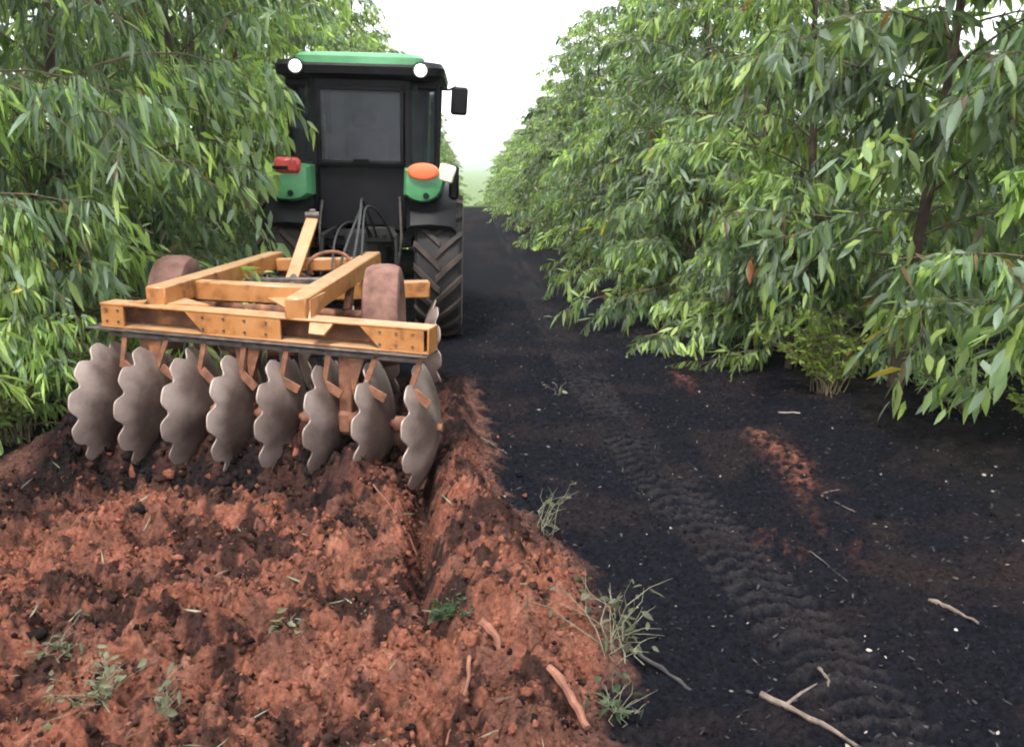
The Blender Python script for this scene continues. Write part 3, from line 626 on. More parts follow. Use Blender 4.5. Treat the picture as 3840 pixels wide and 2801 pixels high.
m = MB(); m.tube([(.19 * math.cos(a), .78 + .16 * math.sin(a), 1.78 + .10 * math.sin(a)) for a in np.linspace(0, 2 * math.pi, 25)], .014, 8, False); m.cyl((0, .78, 1.78), (0, 1.0, 1.45), .03); m.beam((-.19, .78, 1.78), (.19, .78, 1.78), .03, .012); m.build('steering_wheel', 'black', T)
# work lamps
for s, z in ((-1, 2.725), (1, 2.715)):
    lm = MB(); lm.lathe([(-.505, .0), (-.52, .04), (-.575, .072), (-.59, .075), (-.592, .067)], 24, 'Y', (s * .60, 0, z)); lm.cyl((s * .60, -.53, z), (s * .60, -.45, z + .02), .03)
    lo = lm.build('work_lamp', 'black', T)
    le = MB(); le.lathe([(-.586, .053), (-.596, .04), (-.602, .02), (-.604, .002)], 24, 'Y', (s * .60, 0, z)); le.build('lens', 'lamp', lo); MB().lathe([(-.575, .07), (-.588, .068), (-.586, .054), (-.578, .052)], 24, 'Y', (s * .60, 0, z)).build('bezel', 'chrome', lo)
# fenders: arched over the tyre, with a rounded green rear lobe carrying the lamps
def fender(s):
    f = MB(); n = 16; rows_ = []
    for i in range(n + 1):
        a = R(32 + (148 - 32) * i / n); r = .845
        y, z = r * math.cos(a), .77 + r * math.sin(a)
        rows_.append([(s * .47, y, z - .03), (s * .50, y * 1.01, z + .02), (s * .70, y * 1.02, z + .035), (s * .90, y * 1.01, z + .02), (s * .955, y * .985, z - .03), (s * .955, y * .96, z - .07), (s * .90, y * .965, z - .015), (s * .50, y * .965, z - .015)])
    loft(f, rows_); return f.build('fender', 'black', T)
for s in (-1, 1):
    fo = fender(s)
    lb = MB()
    if s < 0:
        prof = [(-.46, 1.80), (-.46, 1.52), (-.54, 1.465), (-.66, 1.445), (-.78, 1.455), (-.88, 1.50), (-.945, 1.58), (-.955, 1.68), (-.93, 1.77), (-.86, 1.81), (-.7, 1.82)]
    else:
        prof = [(.44, 1.79), (.43, 1.53), (.50, 1.48), (.60, 1.455), (.69, 1.465), (.77, 1.51), (.82, 1.58), (.845, 1.68), (.83, 1.77), (.64, 1.81)]
    cx = sum(p[0] for p in prof) / len(prof); cz = sum(p[1] for p in prof) / len(prof)
    loft(lb, [[(cx + (x - cx) * k, y, cz + (z - cz) * k) for x, z in prof] for y, k in ((-.30, 1.0), (-.62, 1.0), (-.68, .96), (-.72, .84), (-.735, .5))])
    lbo = lb.build('fender_lobe', 'green', T)
    MB().cyl((s * .66, -.74, 1.53), (s * .66, -.70, 1.53), .03, .03, 16).build('reflector', 'black', lbo)
# tail lamps
tl = MB(); tl.box((-.68, -.72, 1.795), (.25, .12, .15), bev=.03); tlo = tl.build('tail_lamp', 'redlens', T); tlo['label'] = 'dull red lamp with a dark slot on the left fender'
MB().box((-.74, -.782, 1.77), (.15, .012, .035), bev=.004).build('slot', 'black', tlo)
tl = MB(); loft(tl, [[(.63 + .155 * k * math.cos(a), y, 1.765 + .08 * k * math.sin(a)) for a in np.linspace(0, 2 * math.pi, 24, endpoint=False)] for y, k in ((-.70, 1.0), (-.76, 1.0), (-.79, .85), (-.80, .5))])
tlo = tl.build('tail_lamp', 'orangelens', T); tlo['label'] = 'glowing orange lamp on the right fender'
tl = MB(); tl.box((.86, -.70, 1.75), (.16, .05, .17), (0, R(14), 0), bev=.02); tl.build('marker_lamp', 'palelens', T)
MB().box((.93, -.60, 1.66), (.10, .10, .34), bev=.03).build('mud_flap', 'black', T)
# mirror
for s in (1,):
    a = MB(); a.tube([(s * .74, .55, 2.62), (s * .86, .3, 2.60), (s * .93, .12, 2.62), (s * .95, .05, 2.5)], .012, 8); ao = a.build('mirror_arm', 'black', T)
    h = MB(); h.box((s * .97, .0, 2.47), (.17, .07, .28), (0, R(3), R(-8 * s)), bev=.03); ho = h.build('mirror_housing', 'black', T)
    MB().box((s * .97, -.037, 2.47), (.14, .006, .24), (0, R(3), R(-8 * s)), bev=.002).build('mirror_face', 'black' if s > 0 else 'mirror', ho)
# three-point hitch, drawbar and hoses
m = MB()
for s in (-1, 1):
    m.beam((s * .20, -.40, .62), (s * .42, -1.02, .56), .05, .08, .012); m.beam((s * .26, -.28, 1.18), (s * .36, -.75, 1.12), .05, .06, .012); m.cyl((s * .36, -.74, 1.10), (s * .38, -.84, .62), .02, .02, 10)
    m.cyl((s * .42, -1.04, .56), (s * .47, -1.04, .56), .05, .05, 14)
m.build('lift_arms', 'castiron', T)
m = MB(); m.beam((0, -.3, .46), (0, -1.05, .44), .10, .05, .01); m.cyl((0, -1.0, .36), (0, -1.0, .56), .025); m.build('drawbar', 'steel', T)
m = MB(); m.lathe([(-.40, .14), (-.52, .15), (-.56, .13)], 20, 'Y', (0, 0, .74)); m.cyl((0, -.42, .74), (0, -.60, .74), .03, .03, 12); m.build('power_shaft_guard', 'black', T)
m = MB(); m.box((.18, -.47, 1.12), (.30, .08, .16), bev=.015)
for k in range(4): m.cyl((.07 + .075 * k, -.50, 1.13), (.07 + .075 * k, -.58, 1.12), .02, .016, 10)
m.build('hydraulic_couplers', 'castiron', T)
m = MB(); m.tube([(-.40, -.45, 1.45), (-.41, -.6, 1.2), (-.40, -.62, .8)], .014, 8); m.tube([(.38, -.42, 1.5), (.40, -.5, 1.1), (.36, -.5, .8)], .014, 8); m.build('stay_rods', 'steel', T)

# ------------------------------------------------------------------ disc harrow
HB = (-1.3, 6.0, 0)
Hh = tag(empty('disc_harrow', HB), 'orange offset disc harrow with scalloped steel discs behind the tractor', 'harrow')
def hb(mb, name, mat, parent=None, **k):
    mb.v = [(v[0] - HB[0], v[1] - HB[1], v[2] - HB[2]) for v in mb.v]
    return mb.build(name, mat, parent or Hh, **k)
# rear gang beam: channel open to the rear, boxed in at three places
BL, BR = Vector((-2.27, 5.60, .945)), Vector((-.225, 4.955, .885))
bx = (BR - BL).normalized(); bz = Vector((0, 0, 1)); bz = (bz - bx * bz.dot(bx)).normalized(); by = bz.cross(bx)     # by points forward
blen = (BR - BL).length
def gm(t, y=0, z=0):
    m = Matrix((bx, by, bz)).transposed().to_4x4(); m.translation = BL + bx * t + by * y + bz * z; return m
g = MB()
g.boxm((blen, .15, .013), gm(blen / 2, 0, .068), .003); g.boxm((blen, .15, .013), gm(blen / 2, 0, -.068), .003)
g.boxm((.012, .146, .150), gm(blen + .006, 0, 0), .003)
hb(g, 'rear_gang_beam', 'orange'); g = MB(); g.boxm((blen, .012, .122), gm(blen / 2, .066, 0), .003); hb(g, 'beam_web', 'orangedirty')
def boxplate(t0, t1, sl):
    z0, z1 = -.060, .060
    poly = [(t0 + sl, z0), (t1, z0), (t1, z1), (t0, z1)]
    mm = Matrix((bx, bz, -by)).transposed().to_4x4(); mm.translation = BL - by * .066
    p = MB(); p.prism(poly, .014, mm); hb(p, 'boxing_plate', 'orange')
boxplate(.01, .17, -.0); boxplate(.60, 1.235, .12); boxplate(1.74, blen - .02, .12)
for t0 in (.20, 1.30):
    pass
g = MB(); g.boxm((blen + .10, .20, .012), gm(blen / 2 - .04, -.005, -.083), .003); hb(g, 'wear_plate', 'steel')
# long members and cross members
def sqtube(name, p0, p1, wd=.13, ht=.13, mat='orange'):
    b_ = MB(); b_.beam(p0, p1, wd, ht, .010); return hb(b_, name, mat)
sqtube('long_member', (-1.935, 5.50, 1.055), (-1.58, 7.35, 1.075)); sqtube('long_member', (-1.015, 5.13, 1.035), (-.79, 7.30, 1.075))
sqtube('cross_member', (-1.84, 5.93, 1.04), (-1.01, 5.70, 1.03), .11, .125); sqtube('cross_member', (-1.55, 7.20, 1.05), (-.86, 7.20, 1.055), .10, .10)
sqtube('cross_member', (-1.66, 6.62, 1.0), (-.87, 6.58, 1.0), .05, .05, 'steel')
# gusset plates
def plate(name, pts, th, mat='orange'):
    p = [Vector(q) for q in pts]; n = (p[1] - p[0]).cross(p[2] - p[0]).normalized() * th / 2; k = len(p); b_ = MB()
    b_.add([q - n for q in p] + [q + n for q in p], [tuple(range(k))[::-1], tuple(range(k, 2 * k))] + [(i, (i + 1) % k, k + (i + 1) % k, k + i) for i in range(k)])
    return hb(b_, name, mat)
plate('gusset', [(-.945, 5.20, 1.08), (-.90, 5.50, 1.08), (-.90, 5.50, 1.0), (-.935, 5.12, .965)], .012)
plate('gusset', [(-.93, 5.13, .975), (-.78, 5.075, .968), (-.84, 5.02, .90), (-.93, 5.05, .905)], .014); plate('gusset', [(-.72, 5.13, .970), (-.50, 5.06, .966), (-.44, 4.985, .957), (-.68, 5.05, .965)], .012)
plate('gusset', [(-1.87, 5.50, 1.01), (-1.60, 5.45, 1.01), (-1.85, 5.75, 1.01)], .012); plate('gusset', [(-2.0, 5.62, 1.02), (-2.12, 5.56, 1.015), (-2.0, 5.50, 1.02)], .012)
plate('gusset', [(-1.08, 5.26, 1.01), (-1.08, 5.75, 1.01), (-1.3, 5.70, 1.01)], .012)
# mast and drawbar
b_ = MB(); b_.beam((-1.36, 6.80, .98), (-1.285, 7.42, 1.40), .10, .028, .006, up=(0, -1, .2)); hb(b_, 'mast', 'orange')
b_ = MB(); b_.cyl((-1.34, 7.42, 1.425), (-1.23, 7.42, 1.425), .03, .03, 14); b_.box((-1.285, 7.44, 1.44), (.05, .06, .07), bev=.01); hb(b_, 'mast_pin', 'steel')
b_ = MB(); b_.cyl((-1.38, 6.70, .86), (-1.36, 6.80, .98), .022, .022, 10); b_.cyl((-1.28, 6.35, .95), (-1.36, 6.9, 1.0), .03, .03, 12); hb(b_, 'adjusting_screw', 'steel')
b_ = MB(); b_.beam((-1.50, 7.2, .98), (-1.14, 8.55, .52), .09, .10); b_.beam((-.84, 7.2, .98), (-1.10, 8.55, .52), .09, .10); b_.box((-1.12, 8.6, .48), (.14, .20, .06), bev=.01); hb(b_, 'drawbar', 'orangedirty')
# front gang
FL, FR = Vector((-2.35, 6.86, .86)), Vector((-.33, 7.12, .86))
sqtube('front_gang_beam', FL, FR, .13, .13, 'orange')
for x_ in (-1.62, -.80):
    sqtube('riser', (x_, 7.02, .90), (x_, 7.02, 1.02), .12, .10, 'orangedirty')
# scalloped disc
def disc_mesh(Rd=.385, nlobe=11, nseg=160, nr=9):
    V = []; F = []
    Rs = .68
    for side in (0, 1):
        for j in range(nr + 1):
            for i in range(nseg):
                th = 2 * math.pi * i / nseg; rim = Rd * (1 - .115 * ((1 + math.cos(nlobe * th)) / 2) ** 2.6)
                r = .03 + (rim - .03) * (j / nr); sag = Rs - math.sqrt(Rs * Rs - r * r)
                V.append((-sag + (.004 if side else -.004), r * math.cos(th), r * math.sin(th)))
    n1 = (nr + 1) * nseg
    for j in range(nr):
        for i in range(nseg):
            a, b, c, d = j * nseg + i, j * nseg + (i + 1) % nseg, (j + 1) * nseg + (i + 1) % nseg, (j + 1) * nseg + i
            F.append((a, b, c, d)); F.append((n1 + d, n1 + c, n1 + b, n1 + a))
    for i in range(nseg):
        a, b = nr * nseg + i, nr * nseg + (i + 1) % nseg; F.append((a, n1 + a, n1 + b, b)); F.append((i, (i + 1) % nseg, n1 + (i + 1) % nseg, n1 + i))
    mb = MB(); mb.v = V; mb.f = F
    return mb.mesh('disc', M['disc'], 50)
DM = disc_mesh()
def gang(p0, p1, n, flip, z, tilt=0):
    d = (p1 - p0).normalized(); yaw = math.atan2(d.y, d.x); ax = MB(); ax.cyl(p0 - d * .05, p1 + d * .03, .026, .026, 12)
    for k in range(n - 1):
        q = p0 + (p1 - p0) * ((k + .5) / (n - 1)); L2 = (p1 - p0).length / (n - 1) * .40
        ax.lathe([(-L2, .075), (-L2 * .8, .05), (L2 * .8, .05), (L2, .075)], 14, 'X') if False else ax.cyl(q - d * L2, q + d * L2, .05, .05, 12)
    hb(ax, 'gang_axle', 'rust')
    for k in range(n):
        q = p0 + (p1 - p0) * (k / (n - 1))
        link('disc', DM, Hh, (q.x - HB[0], q.y - HB[1], q.z - HB[2]), (random.uniform(0, 6.28), 0, yaw + (math.pi if flip else 0)))
D1, D8 = Vector((-2.17, 5.46, .40)), Vector((-.205, 5.08, .325))
gang(D1, D8, 8, False, .39)
gang(Vector((-2.35, 6.86, .38)), Vector((-.40, 7.10, .38)), 7, True, .39)
# bearing hangers and scrapers under the rear beam
for t in (.28, .95, 1.62):
    c = BL + bx * t
    b_ = MB(); b_.boxm((.09, .10, .46), gm(t, .02, -.32), .01); b_.boxm((.12, .16, .16), gm(t, .03, -.54), .03); hb(b_, 'bearing_hanger', 'rust')
    plate('hanger_brace', [c + bx * .03 - by * .05 - bz * .09, c + bx * .15 - by * .05 - bz * .09, c + bx * .06 - by * .05 - bz * .36], .010, 'orangedirty')
sc_t = np.linspace(.10, blen - .12, 8)
for k, t in enumerate(sc_t):
    b_ = MB(); mm = gm(t + .05, -.07, -.20); b_.boxm((.035, .010, .26), mm @ Matrix.Rotation(R(random.uniform(8, 24)), 4, 'Y'), .003)
    b_.boxm((.12, .012, .055), gm(t + .09, -.075, -.33) @ Matrix.Rotation(R(random.uniform(20, 45)), 4, 'Y'), .003); hb(b_, 'scraper', 'rust')
b_ = MB(); b_.boxm((blen - .1, .03, .03), gm(blen / 2, -.06, -.115), .004); hb(b_, 'scraper_bar', 'steel')
for t in np.linspace(.2, blen - .2, 9):
    b_ = MB(); q = gm(float(t), -.06, -.10).translation; b_.cyl(q - bz * .02, q + bz * .03, .016, .016, 6); hb(b_, 'bolt', 'steel')
for t in (.05, .13, .72, .86, 1.0, 1.14, 1.86, 1.96, 2.06):
    for z_ in (-.035, .035):
        q = gm(t, -.075, z_).translation; b_ = MB(); b_.cyl(q + by * .01, q - by * .006, .008, .008, 6); hb(b_, 'bolt', 'steel')
# lifted transport wheels
def twheel(c, rad, wid):
    t = MB(); hw = wid / 2
    t.lathe([(-hw * .7, rad * .55), (-hw * .95, rad * .66), (-hw, rad * .82), (-hw * .9, rad * .93), (-hw * .6, rad * .985), (-hw * .2, rad), (hw * .2, rad), (hw * .6, rad * .985), (hw * .9, rad * .93), (hw, rad * .82), (hw * .95, rad * .66), (hw * .7, rad * .55)], 48)
    e = empty('transport_wheel', (c[0] - HB[0], c[1] - HB[1], c[2] - HB[2])); e.parent = Hh
    link('tyre', t.mesh('tyre', M['rubbermud']), e)
    ri = MB(); ri.lathe([(-hw * .68, rad * .56), (-hw * .2, rad * .5), (-hw * .1, 0)], 32); ri.lathe([(hw * .68, rad * .56), (hw * .2, rad * .5), (hw * .1, 0)], 32); ri.cyl((-hw * .4, 0, 0), (hw * .4, 0, 0), .06, .05, 16)
    link('rim', ri.mesh('rim', M['orangedirty']), e)
    return e
twheel((-2.09, 6.40, .855), .36, .24); twheel((-.595, 6.10, .825), .355, .25)
b_ = MB(); b_.cyl((-1.95, 6.40, .855), (-.74, 6.10, .825), .035, .035, 12)
b_.beam((-1.72, 6.36, .86), (-1.66, 6.60, 1.0), .05, .09); b_.beam((-.86, 6.13, .83), (-.88, 6.58, 1.0), .05, .09); hb(b_, 'wheel_axle', 'rust')
# hydraulic hoses from the harrow to the tractor
for k, (x0, x1, hgt, r_) in enumerate(((-1.02, -.95, 1.42, .012), (-.96, -.90, 1.50, .012), (-.90, -.80, 1.44, .010), (-1.08, -1.02, 1.30, .009))):
    pts = [(x0 + (x1 - x0) * t + .05 * math.sin(t * 5 + k), 6.95 + (9.05 - 6.95) * t, 1.03 + (1.12 - 1.03) * t + (hgt - 1.05) * math.sin(math.pi * min(1, t * 1.05)) ** .8) for t in np.linspace(0, 1, 22)]
    hb(MB().tube(pts, r_, 8), 'hydraulic_hose', 'hose')
pts = [(-1.05 + .16 * math.cos(a), 6.72 + .05 * math.sin(2 * a), 1.08 + .12 * math.sin(a)) for a in np.linspace(-.4, 3.6, 18)]
hb(MB().tube(pts, .014, 8), 'hydraulic_hose', 'rust')

# ------------------------------------------------------------------ things on the ground
def stick(name, p0, p1, r, mat, label, cat='stick', z0=0, z1=0, fork=None, flat=False, bend=.02):
    r *= .36
    p0 = Vector((p0[0], p0[1], gz(*p0) + r * .5 + z0)); p1 = Vector((p1[0], p1[1], gz(*p1) + r * .5 + z1)); d = p1 - p0
    n = 9; sd = Vector((-d.y, d.x, 0)).normalized(); rs = random.Random(hash(label) % 1000 if False else len(label) * 7 + int(abs(p0.x) * 100))
    pts = [(d * (i / (n - 1)) + sd * (bend * math.sin(2.6 * i / (n - 1) + rs.random())) + Vector((0, 0, .3 * r * rs.uniform(-1, 1)))) for i in range(n)]
    o = empty(name, p0) if fork else None
    mb = MB(); mb.tube(pts, [r * (1 - .45 * i / (n - 1)) * rs.uniform(.62, 1.3) for i in range(n)], 7)
    if fork:
        t, (dx, dy, dz) = fork; q = pts[int(t * (n - 1))]; mb.tube([q, q + Vector((dx, dy, dz)) * .5 + Vector((0, 0, .006)), q + Vector((dx, dy, dz))], [r * .6, r * .5, r * .25], 6)
        if o is not None: bpy.data.objects.remove(o)
    ob = mb.build(name, mat, None, loc=p0); tag(ob, label, cat); return ob
stick('stick', (1.98, 4.78), (2.09, 4.42), .016, 'drystick', 'forked pale dry stick on the black road beside the tyre track', fork=(.15, (.12, .0, .03)))
stick('stick', (2.82, 4.50), (3.02, 4.26), .018, 'drystick', 'pale straight stick on black ground at the right edge')
stick('stick', (1.64, 3.95), (1.72, 3.45), .010, 'darkwood', 'thin dark twig lying across the black road')
stick('wood_chunk', (1.97, 3.42), (2.08, 3.22), .030, 'drystick', 'short reddish pale wood chunk on the right of the road', 'wood')
stick('wood_chunk', (1.02, 2.78), (1.27, 2.50), .030, 'drystick', 'weathered broken branch at the bottom edge of the road', 'wood', fork=(.35, (.13, .05, .05)))
stick('wood_chunk', (.58, 3.06), (.80, 2.82), .028, 'darkwood', 'charred branch stub half buried beside the dry weed', 'wood')
stick('wood_chunk', (.25, 2.74), (.36, 2.52), .05, 'redwood', 'stout soil-stained root pole at the edge of the ploughed soil', 'wood', z0=.05, z1=.03)
stick('stick', (-.55, 4.62), (-.28, 4.20), .012, 'redwood', 'long pale root sticking across the furrow', z0=.06, z1=.06)
stick('wood_chunk', (-.02, 2.95), (-.10, 2.55), .022, 'redwood', 'thin bark strip leaning on the ploughed ridge', 'wood', z0=.06, z1=.04)
stick('stick', (.69, 7.35), (.72, 7.18), .012, 'drystick', 'tiny pale chip standing on the road by the harrow', z0=.02, z1=.0)
stick('stick', (2.28, 6.32), (2.45, 6.26), .022, 'flake', 'flat white chip on black ground below the trees')
stick('stick', (1.28, 2.92), (1.30, 2.84), .022, 'drystick', 'small pale chip standing in the tyre track', z0=.05)
stick('stick', (.02, 5.55), (.22, 5.45), .014, 'drystick', 'pale splinter beside the ploughed edge')
stick('stick', (.02, 3.10), (.10, 3.0), .05, 'redwood', 'angular lump of red clay on the ridge', 'clod', z0=.03)

def blade_tuft(name, x, y, specs, mat, label, cat, leaves=0, seed=0, leafcol=C_MID, lsize=(.03, .06)):
    """a weed of real thin stems; specs: (n stems, height, spread, radius)"""
    rg = random.Random(seed); z = gz(x, y); t = tag(empty(name, (x, y, z - .02)), label, cat); tips = []
    mb = MB(); n, hgt, spr, r = specs; r *= .42 if cat == 'weed' else 1
    for k in range(n):
        a = rg.uniform(0, 6.28); h = hgt * rg.uniform(.45, 1.1); s = spr * rg.uniform(.2, 1); b0 = Vector((rg.gauss(0, spr * .12), rg.gauss(0, spr * .12), 0))
        kx = rg.gauss(0, .02)
        pts = [b0 + Vector((math.cos(a) * s * q ** 1.6 + kx * math.sin(q * 9), math.sin(a) * s * q ** 1.6 + kx * math.cos(q * 7), h * (q - .25 * q * q * (s / spr)))) for q in (0, .2, .4, .6, .8, 1)]
        mb.tube(pts, [r, r * .9, r * .8, r * .65, r * .5, r * .25], 5); tips += [(p, a) for p in pts[2:]]
        if rg.random() < .8:
            p = pts[rg.choice((2, 3, 4))]; a2 = a + rg.choice((-1, 1)) * rg.uniform(.5, 1.3); l = h * rg.uniform(.25, .5)
            mb.tube([p, p + Vector((math.cos(a2) * l * .5, math.sin(a2) * l * .5, l * .35)), p + Vector((math.cos(a2) * l, math.sin(a2) * l, l * .5))], [r * .7, r * .5, r * .2], 5)
    mb.build('stems', mat, t)
    if leaves:
        rng = np.random.default_rng(seed); idx = rng.integers(0, len(tips), leaves)
        P = np.array([tips[i][0] for i in idx]) + rng.normal(0, .012, (leaves, 3)); D = np.stack([rng.normal(size=leaves), rng.normal(size=leaves), rng.uniform(-.4, .7, leaves)], -1)
        L = rng.uniform(*lsize, leaves); col = leafcol * rng.uniform(.7, 1.3, (leaves, 1))
        o = link('leaves', leaf_mesh('leaves', P, D, L, L * rng.uniform(.3, .55, leaves), col, M['weedleaf'], rng), t); o['kind'] = 'stuff'
    return t
PALE = np.array([.12, .125, .08])
blade_tuft('dry_weed', .56, 3.02, (15, .36, .32, .006), 'drygrass', 'large pale dry weed with forked stems at the soil edge', 'weed', 60, 3, PALE, (.03, .07))
blade_tuft('dry_weed', .37, 4.12, (9, .34, .16, .0055), 'drygrass', 'spindly grey weed standing on the road beside the ridge', 'weed', 10, 4, PALE)
blade_tuft('dry_weed', .50, 2.68, (12, .16, .16, .004), 'drygrass', 'small dark weed below the large dry weed', 'weed', 30, 5, C_OLD * .6)
blade_tuft('green_weed', -.10, 3.38, (10, .09, .11, .004), 'drygrass', 'dark green weed clump lying in the furrow', 'weed', 70, 6, C_OLD * .6, (.03, .06))
blade_tuft('dry_weed', -1.30, 2.80, (18, .20, .22, .004), 'drygrass', 'pale green weed in the bottom left corner', 'weed', 70, 7, PALE, (.025, .05))
blade_tuft('dry_weed', -1.05, 2.72, (10, .24, .10, .004), 'drygrass', 'upright straw tuft on ploughed soil near the corner', 'weed', 12, 8, PALE)
blade_tuft('dry_weed', -1.62, 3.15, (9, .14, .14, .004), 'drygrass', 'wilted weed at the left edge of the ploughed soil', 'weed', 24, 9, PALE)
blade_tuft('dry_weed', .72, 7.0, (7, .16, .10, .005), 'drygrass', 'white dead weed on the road by the harrow', 'weed', 8, 11, PALE * 1.6)
blade_tuft('dry_weed', -.75, 3.25, (8, .10, .12, .004), 'drygrass', 'little pale weed in the middle of the ploughed soil', 'weed', 26, 13, PALE * 1.5)
# undergrowth at the feet of the right row
GW = np.array([.22, .29, .06])
def shrub(x, y, h, spr, n, col, label, seed):
    blade_tuft('shrub', x, y, (n, h, spr, .006), 'twig', label, 'shrub', int(n * 34), seed, col, (.03, .07))
shrub(2.9, 6.85, .8, .62, 34, GW * .9, 'yellow-green bush under the bare trunk on the right', 31)
shrub(3.65, 6.15, .55, .5, 20, C_MID, 'low green bush at the right edge below the leaning branches', 32)
shrub(3.9, 5.55, .5, .45, 18, GW * .8, 'pale weedy bush in the right corner of the road edge', 33)
shrub(2.75, 9.0, .7, .6, 24, C_MID, 'dark green bush at the foot of the third tree on the right', 34)
shrub(2.6, 11.5, .8, .6, 24, C_MID, 'green bush further along the right road edge', 35)
shrub(2.5, 14.5, .8, .7, 24, (C_MID + GW) / 2, 'light bush far along the right road edge', 36)
shrub(-2.95, 6.5, .8, .55, 30, C_MID * 1.2, 'bright green bush left of the harrow discs', 37)
shrub(-3.05, 5.7, .75, .36, 30, (C_MID + GW) / 2, 'bright leafy bush at the left edge beside the ploughed soil', 38)

# ------------------------------------------------------------------ leaf sprays of the nearest trees: single leaves as parts
def one_leaf(seed):
    rng = np.random.default_rng(seed)
    return leaf_mesh('leaf', np.zeros((1, 3)), np.array([[0, 1, 0.]]), np.array([1.0]), np.array([.27 + .05 * (seed % 3)]), np.array([[C_YNG, C_MID * 1.3, C_BLUE * 1.4, (C_YNG + C_BLUE) / 2][seed % 4]]), M['leaf'], rng, .18)
LEAF1 = [one_leaf(s) for s in range(8)]
def spray(tree, pts, nleaf, size, seed, spreadr=.10):
    """a leafy twig of the given tree, through world points pts"""
    rg = random.Random(seed); bpy.context.view_layer.update()
    crown = [c for c in tree.children if c.name.startswith('crown')][0]; inv = crown.matrix_world.inverted()
    P = [Vector(p) for p in pts]
    tw = link('twig', MB().tube([inv @ p for p in P], [.010, .007, .005, .003][:len(P)], 6).mesh('twig', M['twig']), crown)
    for k in range(nleaf):
        f = (k + rg.random()) / nleaf * (len(P) - 1) * .999; i = int(f); q = P[i].lerp(P[i + 1], f - i) + Vector((rg.gauss(0, spreadr), rg.gauss(0, spreadr), rg.gauss(0, spreadr * .8)))
        dirv = (P[i + 1] - P[i]).normalized() * .6 + Vector((rg.gauss(0, .5), rg.gauss(0, .5), rg.uniform(-1.2, -.1)))
        qd = dirv.to_track_quat('Y', 'Z'); s = rg.uniform(*size)
        m = inv @ (Matrix.Translation(q) @ qd.to_matrix().to_4x4() @ Matrix.Rotation(rg.uniform(-1.2, 1.2), 4, 'Y') @ Matrix.Scale(s, 4))
        o = link('leaf', LEAF1[rg.randrange(8)], crown); o.matrix_local = m
def turn_clear(tree, me, test):
    """turn a near tree so that few of its low leaves reach out over the track"""
    v = np.empty(len(me.vertices) * 3, np.float32); me.vertices.foreach_get('co', v); v = v.reshape(-1, 3)[::8]; sc = tree.scale; best = None
    for a in np.linspace(0, 6.2, 40):
        x = tree.location.x + sc[0] * (v[:, 0] * math.cos(a) - v[:, 1] * math.sin(a)); y = tree.location.y + sc[0] * (v[:, 0] * math.sin(a) + v[:, 1] * math.cos(a)); n_ = test(x, y, v[:, 2] * sc[2]).sum()
        if best is None or n_ < best[0]: best = (n_, a)
    tree.rotation_euler = (0, 0, best[1])
turn_clear(NEAR[('R', 0)], RTREE[2], lambda x, y, z: (z < 1.5) & (x < 3.1) | (z > 2.2) & (y > 5.2) & (x < 3.9))
turn_clear(NEAR[('R', 1)], RTREE[2], lambda x, y, z: (z < 1.0) & (x < 2.6))
R0, R1 = NEAR[('R', 0)], NEAR[('R', 1)]; L0, L1 = NEAR[('L', 0)], NEAR[('L', 1)]
spray(R0, [(3.95, 5.2, .95), (3.6, 5.3, .85), (3.3, 5.45, .6), (3.08, 5.5, .32)], 75, (.14, .24), 1, .12)
spray(R0, [(3.95, 5.2, 1.2), (3.5, 5.0, 1.2), (3.1, 4.95, 1.0), (2.95, 4.95, .8)], 36, (.14, .24), 2, .10)
spray(R1, [(3.46, 6.9, 1.3), (3.0, 6.6, 1.35), (2.6, 6.5, 1.2), (2.3, 6.4, .95)], 40, (.13, .22), 3, .12)
spray(R1, [(3.46, 6.9, 1.9), (3.1, 6.5, 2.0), (2.8, 6.2, 1.95), (2.65, 6.05, 1.75)], 36, (.13, .22), 4, .12)
spray(L0, [(-3.6, 5.8, 1.3), (-3.2, 5.7, 1.45), (-3.0, 5.65, 1.35), (-2.85, 5.6, 1.05)], 60, (.12, .19), 5, .11)
spray(L0, [(-3.6, 5.8, .95), (-3.2, 5.7, 1.0), (-3.0, 5.65, .85), (-2.88, 5.6, .6)], 60, (.12, .19), 6, .11)
spray(L1, [(-3.2, 7.3, 1.9), (-2.7, 7.2, 2.0), (-2.25, 7.3, 1.85), (-1.95, 7.35, 1.6)], 40, (.14, .22), 7, .12)
spray(L1, [(-3.2, 7.3, 2.4), (-2.7, 7.6, 2.45), (-2.25, 7.9, 2.25), (-2.0, 8.1, 1.95)], 40, (.14, .22), 8, .12)

L2 = NEAR[('L', 2)]
for k, pts in enumerate(([(-3.1, 8.6, 2.4), (-2.3, 8.4, 2.5), (-1.85, 8.35, 2.35), (-1.68, 8.3, 2.0)], [(-3.1, 8.4, 1.9), (-2.3, 8.25, 2.05), (-1.9, 8.2, 1.9), (-1.76, 8.2, 1.6)], [(-3.1, 8.5, 1.5), (-2.3, 8.2, 1.55), (-1.9, 8.1, 1.35), (-1.78, 8.1, 1.05)])):
    spray(L2, pts, 50, (.13, .22), 20 + k, .12)
